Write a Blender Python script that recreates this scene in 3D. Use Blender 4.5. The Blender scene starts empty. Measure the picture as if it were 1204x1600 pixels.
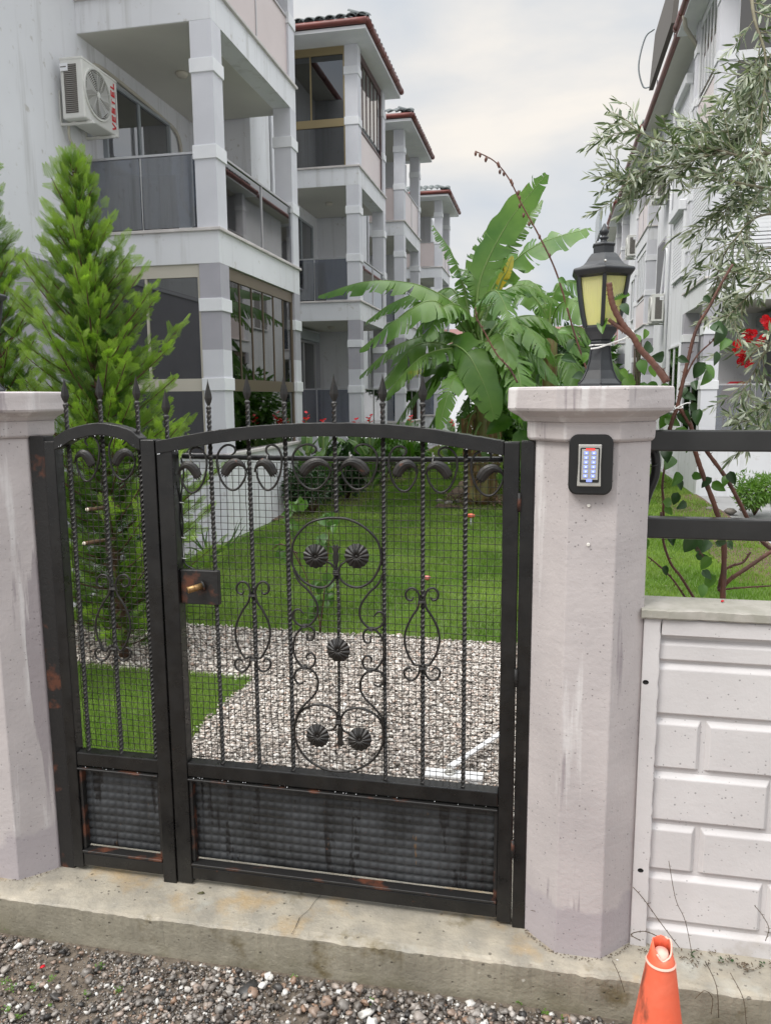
import bpy, math, random
import numpy as np
from mathutils import Vector, Matrix
rnd = random.Random(7); NR = np.random.default_rng(7)
S = bpy.context.scene; COL = S.collection
rad = math.radians
# ------------------------------------------------------------------ camera
F, CX, CY, CAMH = 1202.0, 602.0, 800.0, 1.5
yaw, pitch, roll = rad(11.8), rad(-8.5), rad(-0.4)
fw = np.array([-math.sin(yaw)*math.cos(pitch), math.cos(yaw)*math.cos(pitch), math.sin(pitch)])
r0 = np.array([math.cos(yaw), math.sin(yaw), 0.0]); u0 = np.cross(r0, fw)
rr = math.cos(roll)*r0+math.sin(roll)*u0; uu = -math.sin(roll)*r0+math.cos(roll)*u0
CC = np.array([0, 0, CAMH])
cam = bpy.data.cameras.new('camera'); camo = bpy.data.objects.new('camera', cam); COL.objects.link(camo)
camo.matrix_world = Matrix(((rr[0], uu[0], -fw[0], 0), (rr[1], uu[1], -fw[1], 0), (rr[2], uu[2], -fw[2], CAMH), (0, 0, 0, 1)))
cam.sensor_fit = 'VERTICAL'; cam.sensor_height = 36; cam.lens = F/1600*36; cam.clip_start = .05; cam.clip_end = 2000
S.camera = camo
def at(px, py, X=None, Y=None, Z=None):
    """the real point where the ray of a picture position meets a plane of the place"""
    d = fw+rr*(px-CX)/F-uu*(py-CY)/F
    t = X/d[0] if X is not None else Y/d[1] if Y is not None else (Z-CAMH)/d[2]
    return CC+d*t
# ------------------------------------------------------------------ sky, sun, exposure
W = bpy.data.worlds.new('World'); S.world = W; W.use_nodes = True
nt = W.node_tree; nt.nodes.clear()
def N(nt, t, **k):
    n = nt.nodes.new(t)
    for a, v in k.items(): setattr(n, a, v)
    return n
SUN_EL, SUN_AZ = 48, 222          # degrees; azimuth clockwise from +Y: the light comes from behind-left
out = N(nt, 'ShaderNodeOutputWorld'); bg = N(nt, 'ShaderNodeBackground')
sky = N(nt, 'ShaderNodeTexSky', sky_type='NISHITA', sun_disc=False, sun_elevation=rad(SUN_EL), sun_rotation=rad(SUN_AZ), air_density=1, dust_density=2)
tc = N(nt, 'ShaderNodeTexCoord'); sep = N(nt, 'ShaderNodeSeparateXYZ'); nt.links.new(tc.outputs['Generated'], sep.inputs[0])
mp = N(nt, 'ShaderNodeMapping'); mp.inputs['Scale'].default_value = (1.6, 1.6, 3.6); nt.links.new(tc.outputs['Generated'], mp.inputs[0])
nz = N(nt, 'ShaderNodeTexNoise'); nz.inputs['Scale'].default_value = 1.5; nz.inputs['Detail'].default_value = 6; nz.inputs['Roughness'].default_value = .52; nz.inputs['Distortion'].default_value = .3
nt.links.new(mp.outputs[0], nz.inputs['Vector'])
rp = N(nt, 'ShaderNodeValToRGB'); rp.color_ramp.elements[0].position = .33; rp.color_ramp.elements[1].position = .66
rp.color_ramp.elements[0].color = (.47, .52, .585, 1); rp.color_ramp.elements[1].color = (.78, .735, .675, 1)
e = rp.color_ramp.elements.new(.5); e.color = (.60, .61, .62, 1)
nt.links.new(nz.outputs['Fac'], rp.inputs[0])
# an overcast sky is brighter towards the zenith
mr = N(nt, 'ShaderNodeMapRange'); mr.inputs[1].default_value = .42; mr.inputs[2].default_value = 1; mr.inputs[3].default_value = 1.0; mr.inputs[4].default_value = 4.6
mr.interpolation_type = 'SMOOTHERSTEP'
nt.links.new(sep.outputs[2], mr.inputs[0])
mul = N(nt, 'ShaderNodeVectorMath', operation='SCALE'); nt.links.new(rp.outputs[0], mul.inputs[0]); nt.links.new(mr.outputs[0], mul.inputs['Scale'])
sc = N(nt, 'ShaderNodeVectorMath', operation='SCALE'); sc.inputs['Scale'].default_value = .05; nt.links.new(sky.outputs[0], sc.inputs[0])
mx = N(nt, 'ShaderNodeMix', data_type='RGBA'); mx.inputs[0].default_value = .9
nt.links.new(sc.outputs[0], mx.inputs[6]); nt.links.new(mul.outputs[0], mx.inputs[7]); nt.links.new(mx.outputs[2], bg.inputs[0])
bg.inputs[1].default_value = 1.0; nt.links.new(bg.outputs[0], out.inputs[0])
sl = bpy.data.lights.new('sun', 'SUN'); sl.energy = 1.5; sl.angle = rad(22); sl.color = (1, .96, .9)
so = bpy.data.objects.new('sun', sl); COL.objects.link(so)
az = rad(SUN_AZ); sd = Vector((math.sin(az)*math.cos(rad(SUN_EL)), math.cos(az)*math.cos(rad(SUN_EL)), math.sin(rad(SUN_EL))))
so.rotation_euler = sd.to_track_quat('Z', 'Y').to_euler()
S.view_settings.view_transform = 'Standard'; S.view_settings.look = 'None'; S.view_settings.gamma = 1; S.view_settings.use_curve_mapping = False
S.view_settings.exposure = 0.44
S.cycles.use_denoising = True if hasattr(S, 'cycles') else None
# ------------------------------------------------------------------ materials
def MAT(name, c1, c2=None, scale=8, detail=4, lo=.35, hi=.65, rough=.6, metal=0, bump=0, bscale=60, rough2=None, coords='Object', stretch=(1, 1, 1), spec=.5, pits=0, pitscale=60,
        rust=0, rustscale=9, rustcol=(.16, .045, .018), transl=0, emis=None, back=None, coat=0, layers=(), attr=None, tone=0, tonescale=1.3):
    m = bpy.data.materials.new(name); m.use_nodes = True; t = m.node_tree; b = t.nodes['Principled BSDF']; L = t.links.new
    o = t.nodes['Material Output']
    co = N(t, 'ShaderNodeTexCoord'); mpn = N(t, 'ShaderNodeMapping'); mpn.inputs['Scale'].default_value = stretch; L(co.outputs[coords], mpn.inputs[0])
    def noise(s, d=4, r=.55, src=None):
        n = N(t, 'ShaderNodeTexNoise'); n.inputs['Scale'].default_value = s; n.inputs['Detail'].default_value = d; n.inputs['Roughness'].default_value = r
        L(src or mpn.outputs[0], n.inputs['Vector']); return n.outputs['Fac']
    def rng(v, a, bb, c=0, d=1):
        n = N(t, 'ShaderNodeMapRange'); n.inputs[1].default_value = a; n.inputs[2].default_value = bb; n.inputs[3].default_value = c; n.inputs[4].default_value = d; L(v, n.inputs[0]); return n.outputs[0]
    def mix(f, a, bb):
        n = N(t, 'ShaderNodeMix', data_type='RGBA')
        if isinstance(f, float): n.inputs[0].default_value = f
        else: L(f, n.inputs[0])
        for i, v in ((6, a), (7, bb)):
            if isinstance(v, tuple): n.inputs[i].default_value = (*v, 1)
            else: L(v, n.inputs[i])
        return n.outputs[2]
    col = c1
    if c2 is not None:
        if attr:
            an = N(t, 'ShaderNodeAttribute', attribute_name=attr); n_ = noise(scale, detail)
            ad = N(t, 'ShaderNodeMath', operation='ADD'); L(an.outputs['Fac'], ad.inputs[0]); L(rng(n_, 0, 1, -.35, .35), ad.inputs[1]); ad.use_clamp = True
            col = mix(ad.outputs[0], c1, c2)
        else: col = mix(rng(noise(scale, detail), lo, hi), c1, c2)
    hmask = None
    for (lc, ls, la, lb, zr, lst) in layers:      # stains: colour, scale, noise window, height window, stretch
        if lst:
            mm = N(t, 'ShaderNodeMapping'); mm.inputs['Scale'].default_value = lst; L(co.outputs[coords], mm.inputs[0]); src = mm.outputs[0]
        else: src = None
        f = rng(noise(ls, 5, .6, src), la, lb)
        if zr:
            sp = N(t, 'ShaderNodeSeparateXYZ'); L(co.outputs[coords], sp.inputs[0]); zz = N(t, 'ShaderNodeMath', operation='ADD'); L(sp.outputs[2], zz.inputs[0])
            L(rng(noise(7, 4), 0, 1, -zr[2], zr[2]), zz.inputs[1])
            g = rng(zz.outputs[0], zr[0], zr[1]); mu = N(t, 'ShaderNodeMath', operation='MULTIPLY'); L(f, mu.inputs[0]); L(g, mu.inputs[1]); f = mu.outputs[0]
        if not isinstance(col, tuple) or True: col = mix(f, col, lc)
    if tone:
        f = rng(noise(tonescale, 3), .3, .7, 1-tone, 1+tone)
        vm = N(t, 'ShaderNodeVectorMath', operation='SCALE')
        if isinstance(col, tuple): vm.inputs[0].default_value = col
        else: L(col, vm.inputs[0])
        L(f, vm.inputs['Scale']); col = vm.outputs[0]
    h = None
    if pits:
        vo = N(t, 'ShaderNodeTexVoronoi'); vo.inputs['Scale'].default_value = pitscale; L(mpn.outputs[0], vo.inputs['Vector']); se = N(t, 'ShaderNodeSeparateColor'); L(vo.outputs['Color'], se.inputs[0])
        th = N(t, 'ShaderNodeMapRange'); th.inputs[1].default_value = 1-.30*pits; th.inputs[2].default_value = 1; th.inputs[3].default_value = 0; th.inputs[4].default_value = .34; L(se.outputs[0], th.inputs[0])
        cmp_ = N(t, 'ShaderNodeMath', operation='SUBTRACT'); L(th.outputs[0], cmp_.inputs[0]); L(vo.outputs['Distance'], cmp_.inputs[1]); pm = rng(cmp_.outputs[0], -.02, .06); pn2 = noise(5, 2); pm2 = rng(pn2, .40, .50)
        mu = N(t, 'ShaderNodeMath', operation='MULTIPLY'); L(pm, mu.inputs[0]); L(pm2, mu.inputs[1]); hmask = mu.outputs[0]
        if isinstance(col, tuple): dk = tuple(c*.5 for c in col); col = mix(hmask, col, dk)
        else:
            vm = N(t, 'ShaderNodeVectorMath', operation='SCALE'); vm.inputs['Scale'].default_value = .55; L(col, vm.inputs[0]); col = mix(hmask, col, vm.outputs[0])
    if rust:
        rf = rng(noise(rustscale, 6, .65), .72-rust*.1, .76-rust*.1); col = mix(rf, col, rustcol)
    if isinstance(col, tuple): b.inputs['Base Color'].default_value = (*col, 1)
    else: L(col, b.inputs['Base Color'])
    b.inputs['Metallic'].default_value = metal; b.inputs['Roughness'].default_value = rough; b.inputs['Specular IOR Level'].default_value = spec
    if coat: b.inputs['Coat Weight'].default_value = coat; b.inputs['Coat Roughness'].default_value = .15
    if rough2 is not None: L(rng(noise(scale*1.7, 4), .35, .65, rough, rough2), b.inputs['Roughness'])
    if bump or pits:
        bn = N(t, 'ShaderNodeBump'); bn.inputs['Strength'].default_value = bump or .4; bn.inputs['Distance'].default_value = .004
        hh = noise(bscale, 5, .6)
        if hmask is not None:
            s = N(t, 'ShaderNodeMath', operation='SUBTRACT'); L(hh, s.inputs[0]); L(hmask, s.inputs[1]); hh = s.outputs[0]
        L(hh, bn.inputs['Height']); L(bn.outputs[0], b.inputs['Normal'])
    if emis: b.inputs['Emission Color'].default_value = (*emis[0], 1); b.inputs['Emission Strength'].default_value = emis[1]
    if back:
        g = N(t, 'ShaderNodeNewGeometry'); c0 = b.inputs['Base Color']
        src = c0.links[0].from_socket if c0.links else tuple(c0.default_value[:3]); L(mix(g.outputs['Backfacing'], src, back), c0)
    if transl:
        tr = N(t, 'ShaderNodeBsdfTranslucent'); c0 = b.inputs['Base Color']
        if c0.links:
            vm = N(t, 'ShaderNodeVectorMath', operation='MULTIPLY'); vm.inputs[1].default_value = (1.3, 1.6, .6); L(c0.links[0].from_socket, vm.inputs[0]); L(vm.outputs[0], tr.inputs[0])
        else: tr.inputs[0].default_value = c0.default_value
        ms = N(t, 'ShaderNodeMixShader'); ms.inputs[0].default_value = transl; L(b.outputs[0], ms.inputs[1]); L(tr.outputs[0], ms.inputs[2]); L(ms.outputs[0], o.inputs[0])
    return m
def GLASS(name, tint, refl=.16, rough=.02):
    m = bpy.data.materials.new(name); m.use_nodes = True; t = m.node_tree; t.nodes.clear(); L = t.links.new
    o = N(t, 'ShaderNodeOutputMaterial'); a = N(t, 'ShaderNodeBsdfTransparent'); g = N(t, 'ShaderNodeBsdfGlossy'); g.inputs['Roughness'].default_value = rough
    a.inputs[0].default_value = (*tint, 1); fr = N(t, 'ShaderNodeFresnel'); fr.inputs[0].default_value = 1.5
    ad = N(t, 'ShaderNodeMath', operation='MULTIPLY_ADD'); ad.inputs[1].default_value = 1.1; ad.inputs[2].default_value = refl; ad.use_clamp = True; L(fr.outputs[0], ad.inputs[0])
    ms = N(t, 'ShaderNodeMixShader'); L(ad.outputs[0], ms.inputs[0]); L(a.outputs[0], ms.inputs[1]); L(g.outputs[0], ms.inputs[2]); L(ms.outputs[0], o.inputs[0]); return m
m = {}
m['wall'] = MAT('white_render_paint', (.72, .73, .755), (.66, .67, .695), scale=.9, rough=.75, bump=.12, bscale=90, layers=(((.46, .46, .455), 1.6, .54, .80, None, (4.5, 4.5, .3)), ((.50, .49, .47), 9, .62, .72, None, None),))
m['column'] = MAT('pale_lilac_paint', (.64, .645, .685), (.58, .585, .625), scale=1.5, rough=.75, bump=.12, bscale=90)
m['column_dark'] = MAT('mauve_grey_paint', (.40, .39, .43), (.35, .345, .38), scale=2, rough=.75, bump=.12, bscale=90)
m['band'] = MAT('white_band_paint', (.76, .77, .79), (.70, .71, .74), scale=3, rough=.7)
m['ceiling'] = MAT('ceiling_paint', (.58, .57, .52), (.52, .51, .47), scale=1, rough=.8)
m['sill'] = MAT('marble_sill', (.62, .59, .57), (.5, .47, .46), scale=6, rough=.45)
m['gutter'] = MAT('brown_red_gutter', (.19, .05, .04), (.13, .04, .033), scale=3, rough=.4)
m['tile'] = MAT('grey_roof_tile', (.16, .18, .18), (.10, .115, .12), scale=6, rough=.7, bump=.3)
m['bronze'] = MAT('bronze_aluminium', (.19, .15, .11), rough=.4, metal=.5)
m['gold'] = MAT('gold_aluminium', (.34, .27, .15), rough=.35, metal=.6)
m['maroon'] = MAT('maroon_aluminium', (.10, .055, .055), rough=.4)
m['white_frame'] = MAT('white_pvc', (.75, .76, .78), rough=.4)
m['cream'] = MAT('cream_frame', (.50, .47, .40), rough=.5)
m['grey_frame'] = MAT('grey_pvc', (.30, .33, .35), rough=.4)
m['chrome'] = MAT('satin_steel', (.55, .55, .56), rough=.3, metal=.9)
m['panel'] = MAT('pinkish_frosted_panel', (.62, .54, .53), (.57, .49, .48), scale=1.2, rough=.28)
m['smoke'] = GLASS('smoked_glass', (.27, .32, .41), .22)
m['darkglass'] = GLASS('dark_window_glass', (.08, .095, .12), .15)
m['clear'] = GLASS('clear_window_glass', (.86, .88, .88), .26)
m['blue_pane'] = GLASS('bluish_glass', (.40, .52, .62), .2)
m['curtain'] = MAT('cream_curtain', (.80, .73, .62), (.68, .60, .50), scale=3, rough=.9)
m['room'] = MAT('dim_room_shade', (.16, .16, .17), rough=.9)  # dark colour stands in for the dimness inside the rooms
m['shutter'] = MAT('white_louvre', (.74, .75, .78), rough=.5)
m['cloth'] = MAT('navy_laundry', (.012, .014, .024), (.03, .03, .045), scale=5, rough=.9)
m['redcloth'] = MAT('red_cloth', (.45, .02, .03), rough=.8)
m['ac'] = MAT('ac_cream_plastic', (.66, .66, .63), (.60, .60, .57), scale=3, rough=.5)
m['ac_dark'] = MAT('ac_coil', (.10, .09, .08), rough=.7)
m['red_text'] = MAT('red_print', (.55, .01, .02), rough=.5)
m['concrete'] = MAT('pillar_lilac_concrete', (.50, .46, .455), (.43, .395, .395), scale=5, rough=.7, bump=.35, bscale=70, pits=1, pitscale=130, tone=.05, tonescale=3,
    layers=(((.60, .575, .57), 2.4, .56, .63, None, (4.5, 4.5, .4)), ((.33, .295, .305), 2.2, .60, .63, None, (5, 5, .35)), ((.385, .35, .365), 3.0, .0, .2, (.15, .13, .10), None)))
m['panel_wall'] = MAT('white_painted_precast', (.62, .60, .60), (.55, .53, .53), scale=4, rough=.65, bump=.22, bscale=80, pits=.7, pitscale=120, tone=.05,
    layers=(((.40, .36, .31), 9, .58, .75, (.16, -.02, .08), None),))
m['coping'] = MAT('green_grey_coping', (.38, .36, .325), (.29, .28, .24), scale=14, rough=.8, bump=.4, bscale=60)
m['kerb'] = MAT('beige_concrete', (.39, .35, .28), (.27, .25, .21), scale=11, detail=8, rough=.62, rough2=.45, bump=.8, bscale=70, pits=.8, pitscale=60, tone=.16, tonescale=7,
    layers=(((.40, .27, .12), 3.2, .55, .70, None, None), ((.40, .41, .38), 2.2, .55, .66, None, None), ((.31, .285, .225), 3.5, .0, .25, (-.006, -.016, .006), None), ((.17, .155, .10), 4, .45, .68, (-.03, -.12, .03), None), ((.17, .14, .08), 6, .60, .70, None, None), ((.55, .53, .46), 24, .70, .74, None, None)))
m['black'] = MAT('black_gate_paint', (.004, .004, .0045), (.011, .0105, .010), scale=14, rough=.24, rough2=.45, bump=.22, bscale=35, rust=.35, rustscale=11)
m['black_bar'] = MAT('black_wrought_iron', (.006, .0058, .0056), (.020, .017, .015), scale=30, rough=.40, bump=.3, bscale=120, rust=.45, rustscale=25, rustcol=(.09, .03, .015))
m['wire'] = MAT('dark_mesh_wire', (.02, .018, .016), (.07, .06, .055), scale=30, rough=.45, metal=.4)
m['rustbar'] = MAT('rusty_angle_iron', (.010, .0095, .0095), (.095, .032, .016), scale=14, lo=.56, hi=.66, rough=.55, bump=.4)
m['sheet'] = MAT('dimpled_sheet_paint', (.010, .011, .012), (.036, .039, .043), scale=7, lo=.35, hi=.65, rough=.38, rough2=.6, bump=.25, bscale=70, rust=.35, rustscale=14,
    layers=(((.005, .005, .006), 3.2, .585, .60, None, (9, 9, .9)), ((.09, .055, .03), 3.0, .66, .70, None, (11, 11, 1.2)),))
m['rail'] = MAT('black_rail_paint', (.014, .014, .014), (.022, .022, .022), scale=9, rough=.28, bump=.1)
m['lamp'] = MAT('charcoal_cast_lamp', (.018, .020, .024), (.030, .034, .038), scale=12, rough=.42, bump=.1)
m['lampglass'] = MAT('ribbed_amber_glass', (.90, .80, .58), (.82, .73, .52), scale=4, rough=.3, transl=.5)
m['blackplastic'] = MAT('black_plastic', (.008, .008, .008), rough=.28)
m['silver'] = MAT('silver_plastic', (.50, .49, .46), rough=.35, metal=.6)
m['key'] = MAT('lit_blue_key', (.2, .25, .6), emis=((.28, .36, .95), .5))
m['keymark'] = MAT('lit_key_mark', (.6, .7, 1), emis=((.42, .5, 1.0), .5))
m['redled'] = MAT('red_led_bar', (.8, .05, .05), emis=((1, .06, .05), .8))
m['brass'] = MAT('worn_brass', (.42, .27, .12), (.30, .18, .08), scale=40, rough=.4, metal=.8)
m['hose'] = MAT('black_cable_sleeve', (.010, .010, .011), rough=.4, bump=.2)
m['tie'] = MAT('white_cable_tie', (.7, .7, .68), rough=.5)
m['galv'] = MAT('white_primer_steel', (.72, .73, .74), (.6, .6, .6), scale=20, rough=.45)
m['cone'] = MAT('faded_orange_cone', (.78, .11, .045), (.70, .16, .09), scale=6, rough=.55, bump=.25, layers=(((.22, .06, .035), 5, .56, .66, None, (3, 3, 1)), ((.80, .22, .13), 4, .5, .7, None, None)))
m['conewhite'] = MAT('worn_white_rim', (.70, .44, .36), rough=.7)
m['lawn'] = MAT('lawn_soil', (.06, .11, .018), (.09, .14, .03), scale=3, rough=.95, bump=.6)
m['grass'] = MAT('grass_blades', (.11, .205, .026), (.23, .32, .065), scale=1.2, rough=.6, transl=.3, tone=.22, tonescale=1.6)
m['soil'] = MAT('brown_soil', (.13, .085, .055), (.08, .05, .035), scale=9, rough=.95, bump=1, bscale=25)
m['bed'] = MAT('gravel_bed', (.17, .155, .14), (.30, .275, .25), scale=70, rough=.9, bump=.6)
m['bedfront'] = MAT('wet_gravel_bed', (.09, .072, .055), (.16, .13, .10), scale=60, rough=.8, bump=.6)
m['leaf'] = MAT('garden_leaf', (.045, .12, .016), (.09, .19, .028), scale=5, rough=.38, transl=.25)
m['leaf_light'] = MAT('bright_leaf', (.08, .17, .025), (.13, .23, .04), scale=4, rough=.4, transl=.35)
m['leaf_dark'] = MAT('dark_shrub_leaf', (.016, .045, .012), (.030, .075, .018), scale=5, rough=.4, transl=.15)
m['banana'] = MAT('banana_leaf', (.070, .165, .030), (.15, .265, .055), scale=1.6, rough=.34, transl=.32, bump=.15, bscale=30, back=(.13, .22, .10), layers=(((.30, .24, .02), 1.6, .70, .76, None, None), ((.16, .10, .04), 7, .69, .73, None, None)))
m['banana_dead'] = MAT('dead_banana_leaf', (.24, .15, .07), (.13, .08, .04), scale=6, rough=.8, transl=.2)
m['banana_young'] = MAT('young_banana_leaf', (.10, .22, .03), (.15, .28, .05), scale=1.5, rough=.36, transl=.4)
m['banana_yellow'] = MAT('yellowed_banana_leaf', (.55, .38, .03), (.35, .32, .05), scale=5, rough=.5, transl=.3)
m['midrib'] = MAT('banana_midrib', (.13, .22, .05), (.18, .26, .07), scale=4, rough=.45)
m['banana_trunk'] = MAT('banana_pseudostem', (.20, .22, .07), (.20, .10, .04), scale=5, rough=.55, bump=.5, stretch=(4, 4, .7))
m['cypress'] = MAT('cypress_foliage', (.035, .11, .012), (.33, .46, .07), scale=6, rough=.6, transl=.35, attr='tip')  # tip attribute carries pale new growth and painted inner shade
m['bark'] = MAT('brown_bark', (.12, .065, .035), (.07, .04, .025), scale=20, rough=.85, bump=.8, bscale=50)
m['vine'] = MAT('red_brown_cane', (.13, .05, .03), (.07, .03, .022), scale=18, rough=.55, bump=.5, bscale=70)
m['olive_leaf'] = MAT('olive_leaf', (.11, .15, .075), (.06, .09, .045), scale=9, rough=.42, transl=.15, back=(.36, .39, .31))
m['olive_twig'] = MAT('olive_twig', (.24, .23, .14), (.15, .13, .09), scale=12, rough=.7)
m['flower'] = MAT('red_petal', (.75, .012, .02), (.60, .01, .03), scale=20, rough=.5, transl=.3)
m['pink'] = MAT('pink_petal', (.75, .28, .25), rough=.5, transl=.3)
m['twig'] = MAT('dry_twig', (.11, .08, .05), (.06, .045, .03), scale=20, rough=.9)
m['dead'] = MAT('dead_leaf', (.10, .11, .04), (.06, .04, .02), scale=30, rough=.6)
m['water'] = MAT('hanging_water_drop', (.7, .72, .75), rough=.05, spec=1)
m['paving'] = MAT('grey_paving', (.30, .30, .30), (.24, .24, .24), scale=2, rough=.85, bump=.2)
m['screw'] = MAT('pale_plaster_plug', (.75, .73, .68), rough=.6)
m['dark'] = MAT('dark_hole', (.01, .01, .01), rough=.9)
def gravelmat(name, cols, rough=.65, obj_scale=None):
    mt = bpy.data.materials.new(name); mt.use_nodes = True; t = mt.node_tree; b = t.nodes['Principled BSDF']
    a = N(t, 'ShaderNodeAttribute', attribute_name='tip'); cr = N(t, 'ShaderNodeValToRGB'); cr.color_ramp.interpolation = 'LINEAR'
    el = cr.color_ramp.elements
    for i, (p_, c) in enumerate(cols):
        e_ = el[i] if i < 2 else el.new(p_); e_.position = p_; e_.color = (*c, 1)
    t.links.new(a.outputs['Fac'], cr.inputs[0])
    co = N(t, 'ShaderNodeTexCoord'); nn = N(t, 'ShaderNodeTexNoise'); nn.inputs['Scale'].default_value = 150; t.links.new(co.outputs['Object'], nn.inputs['Vector'])
    r_ = N(t, 'ShaderNodeMapRange'); r_.inputs[3].default_value = .8; r_.inputs[4].default_value = 1.2; t.links.new(nn.outputs['Fac'], r_.inputs[0])
    v = N(t, 'ShaderNodeVectorMath', operation='SCALE'); t.links.new(cr.outputs[0], v.inputs[0]); t.links.new(r_.outputs[0], v.inputs['Scale']); t.links.new(v.outputs[0], b.inputs['Base Color'])
    b.inputs['Roughness'].default_value = rough; return mt
m['pebble'] = gravelmat('pale_pebbles', [(0, (.14, .125, .11)), (.25, (.32, .275, .24)), (.5, (.47, .43, .385)), (.75, (.66, .63, .585)), (.9, (.38, .27, .21)), (1, (.78, .76, .73))])
m['pebble_front'] = gravelmat('mixed_wet_pebbles', [(0, (.035, .035, .035)), (.25, (.11, .09, .075)), (.45, (.17, .155, .14)), (.65, (.30, .275, .25)), (.82, (.24, .15, .10)), (.90, (.45, .43, .40)), (1, (.66, .65, .62))], .42)
# ------------------------------------------------------------------ mesh helpers
def mesh_from(name, V, Fc, smooth=False):
    me = bpy.data.meshes.new(name); me.from_pydata([tuple(map(float, v)) for v in V], [], Fc); me.update()
    if smooth: me.polygons.foreach_set('use_smooth', [True]*len(me.polygons))
    return me
def fast_mesh(name, V, Fi, k, attr=None, smooth=False):
    """numpy verts (n,3) and faces (f,k)"""
    me = bpy.data.meshes.new(name); n = len(V); f = len(Fi)
    me.vertices.add(n); me.vertices.foreach_set('co', np.asarray(V, np.float32).ravel())
    me.loops.add(f*k); me.loops.foreach_set('vertex_index', np.asarray(Fi, np.int32).ravel())
    me.polygons.add(f); me.polygons.foreach_set('loop_start', np.arange(0, f*k, k, dtype=np.int32)); me.polygons.foreach_set('loop_total', np.full(f, k, np.int32))
    if smooth: me.polygons.foreach_set('use_smooth', np.ones(f, bool))
    me.update(calc_edges=True)
    if attr is not None:
        a = me.attributes.new('tip', 'FLOAT', 'POINT'); a.data.foreach_set('value', np.asarray(attr, np.float32))
    return me
class MB:
    def __init__(s): s.v = []; s.f = []; s.sm = []
    def add(s, V, Fc, smooth=False):
        o = len(s.v); s.v += [tuple(map(float, q)) for q in V]; s.f += [tuple(i+o for i in q) for q in Fc]; s.sm += [smooth]*len(Fc); return s
    def box(s, x0, x1, y0, y1, z0, z1):
        x0, x1 = min(x0, x1), max(x0, x1); y0, y1 = min(y0, y1), max(y0, y1); z0, z1 = min(z0, z1), max(z0, z1)
        return s.add([(x0, y0, z0), (x1, y0, z0), (x1, y1, z0), (x0, y1, z0), (x0, y0, z1), (x1, y0, z1), (x1, y1, z1), (x0, y1, z1)],
                     [(3, 2, 1, 0), (4, 5, 6, 7), (0, 1, 5, 4), (1, 2, 6, 5), (2, 3, 7, 6), (3, 0, 4, 7)])
    def tube(s, P, r, n=6, taper=None, cap=True, smooth=True, flat=1, twist=0):
        P = [Vector(p) for p in P]; V = []; Fc = []; up = Vector((0, 0, 1)); nrm = None
        for i, p in enumerate(P):
            t = (P[min(i+1, len(P)-1)]-P[max(i-1, 0)]).normalized()
            if nrm is None:
                nrm = t.cross(Vector((0, 1, 0)) if abs(t.y) < .9 else Vector((1, 0, 0))).normalized()
            nrm = (nrm-t*nrm.dot(t)).normalized(); b = t.cross(nrm)
            rr_ = r[i] if isinstance(r, (list, tuple)) else r
            for k in range(n):
                a = 2*math.pi*k/n+twist*i+(math.pi/4 if n == 4 else 0)
                V.append(p+nrm*math.cos(a)*rr_+b*math.sin(a)*rr_*flat)
        for i in range(len(P)-1):
            for k in range(n):
                a, b_ = i*n+k, i*n+(k+1) % n; Fc.append((a, b_, b_+n, a+n))
        if cap: Fc.append(tuple(range(n-1, -1, -1))); Fc.append(tuple(range((len(P)-1)*n, len(P)*n)))
        return s.add(V, Fc, smooth)
    def lathe(s, prof, c, n=16, ph=0, smooth=True, cap=True):
        V = []; Fc = []
        for (r, z) in prof:
            for k in range(n):
                a = 2*math.pi*k/n+ph; V.append((c[0]+r*math.cos(a), c[1]+r*math.sin(a), c[2]+z))
        for i in range(len(prof)-1):
            for k in range(n): a, b_ = i*n+k, i*n+(k+1) % n; Fc.append((a, b_, b_+n, a+n))
        if cap: Fc.append(tuple(range(n-1, -1, -1))); Fc.append(tuple(range((len(prof)-1)*n, len(prof)*n)))
        return s.add(V, Fc, smooth)
    def prism(s, poly, y0, y1):          # polygon in the XZ plane, pulled along Y
        n = len(poly); V = [(x, y0, z) for x, z in poly]+[(x, y1, z) for x, z in poly]
        return s.add(V, [tuple(range(n)), tuple(range(2*n-1, n-1, -1))]+[(i, i+n, (i+1) % n+n, (i+1) % n) for i in range(n)])
    def build(s, name, mt, parent=None, bevel=0, mesh=None, seg=1):
        me = mesh_from(name, s.v, s.f); me.polygons.foreach_set('use_smooth', s.sm)
        me.materials.append(m[mt]); o = bpy.data.objects.new(name, me); COL.objects.link(o)
        if parent is not None: o.parent = parent; o.matrix_parent_inverse = Matrix.Translation(-parent.location) if parent.type == 'EMPTY' and parent.parent is None else Matrix()
        if bevel: q = o.modifiers.new('bevel', 'BEVEL'); q.width = bevel; q.segments = seg; q.limit_method = 'ANGLE'
        return o
def sub(o, parent):     # child keeps its world coordinates
    o.parent = parent
    w = Vector((0, 0, 0)); q = parent
    while q is not None: w += q.location; q = q.parent
    if parent.parent is not None or parent.type != 'EMPTY': o.matrix_parent_inverse = Matrix()
    return o
def tag(o, label=None, cat=None, group=None, kind=None):
    for k, v in (('label', label), ('category', cat), ('group', group), ('kind', kind)):
        if v: o[k] = v
    return o
def thing(name, loc, label, cat, group=None):
    o = bpy.data.objects.new(name, None); COL.objects.link(o); o.location = loc; o.empty_display_size = .1; return tag(o, label, cat, group)
def obj(name, me, mt, parent=None):
    if mt and not me.materials: me.materials.append(m[mt])
    o = bpy.data.objects.new(name, me); COL.objects.link(o)
    if parent is not None: o.parent = parent; o.matrix_parent_inverse = Matrix.Translation(-parent.location) if parent.type == 'EMPTY' and parent.parent is None else Matrix()
    return o
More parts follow.
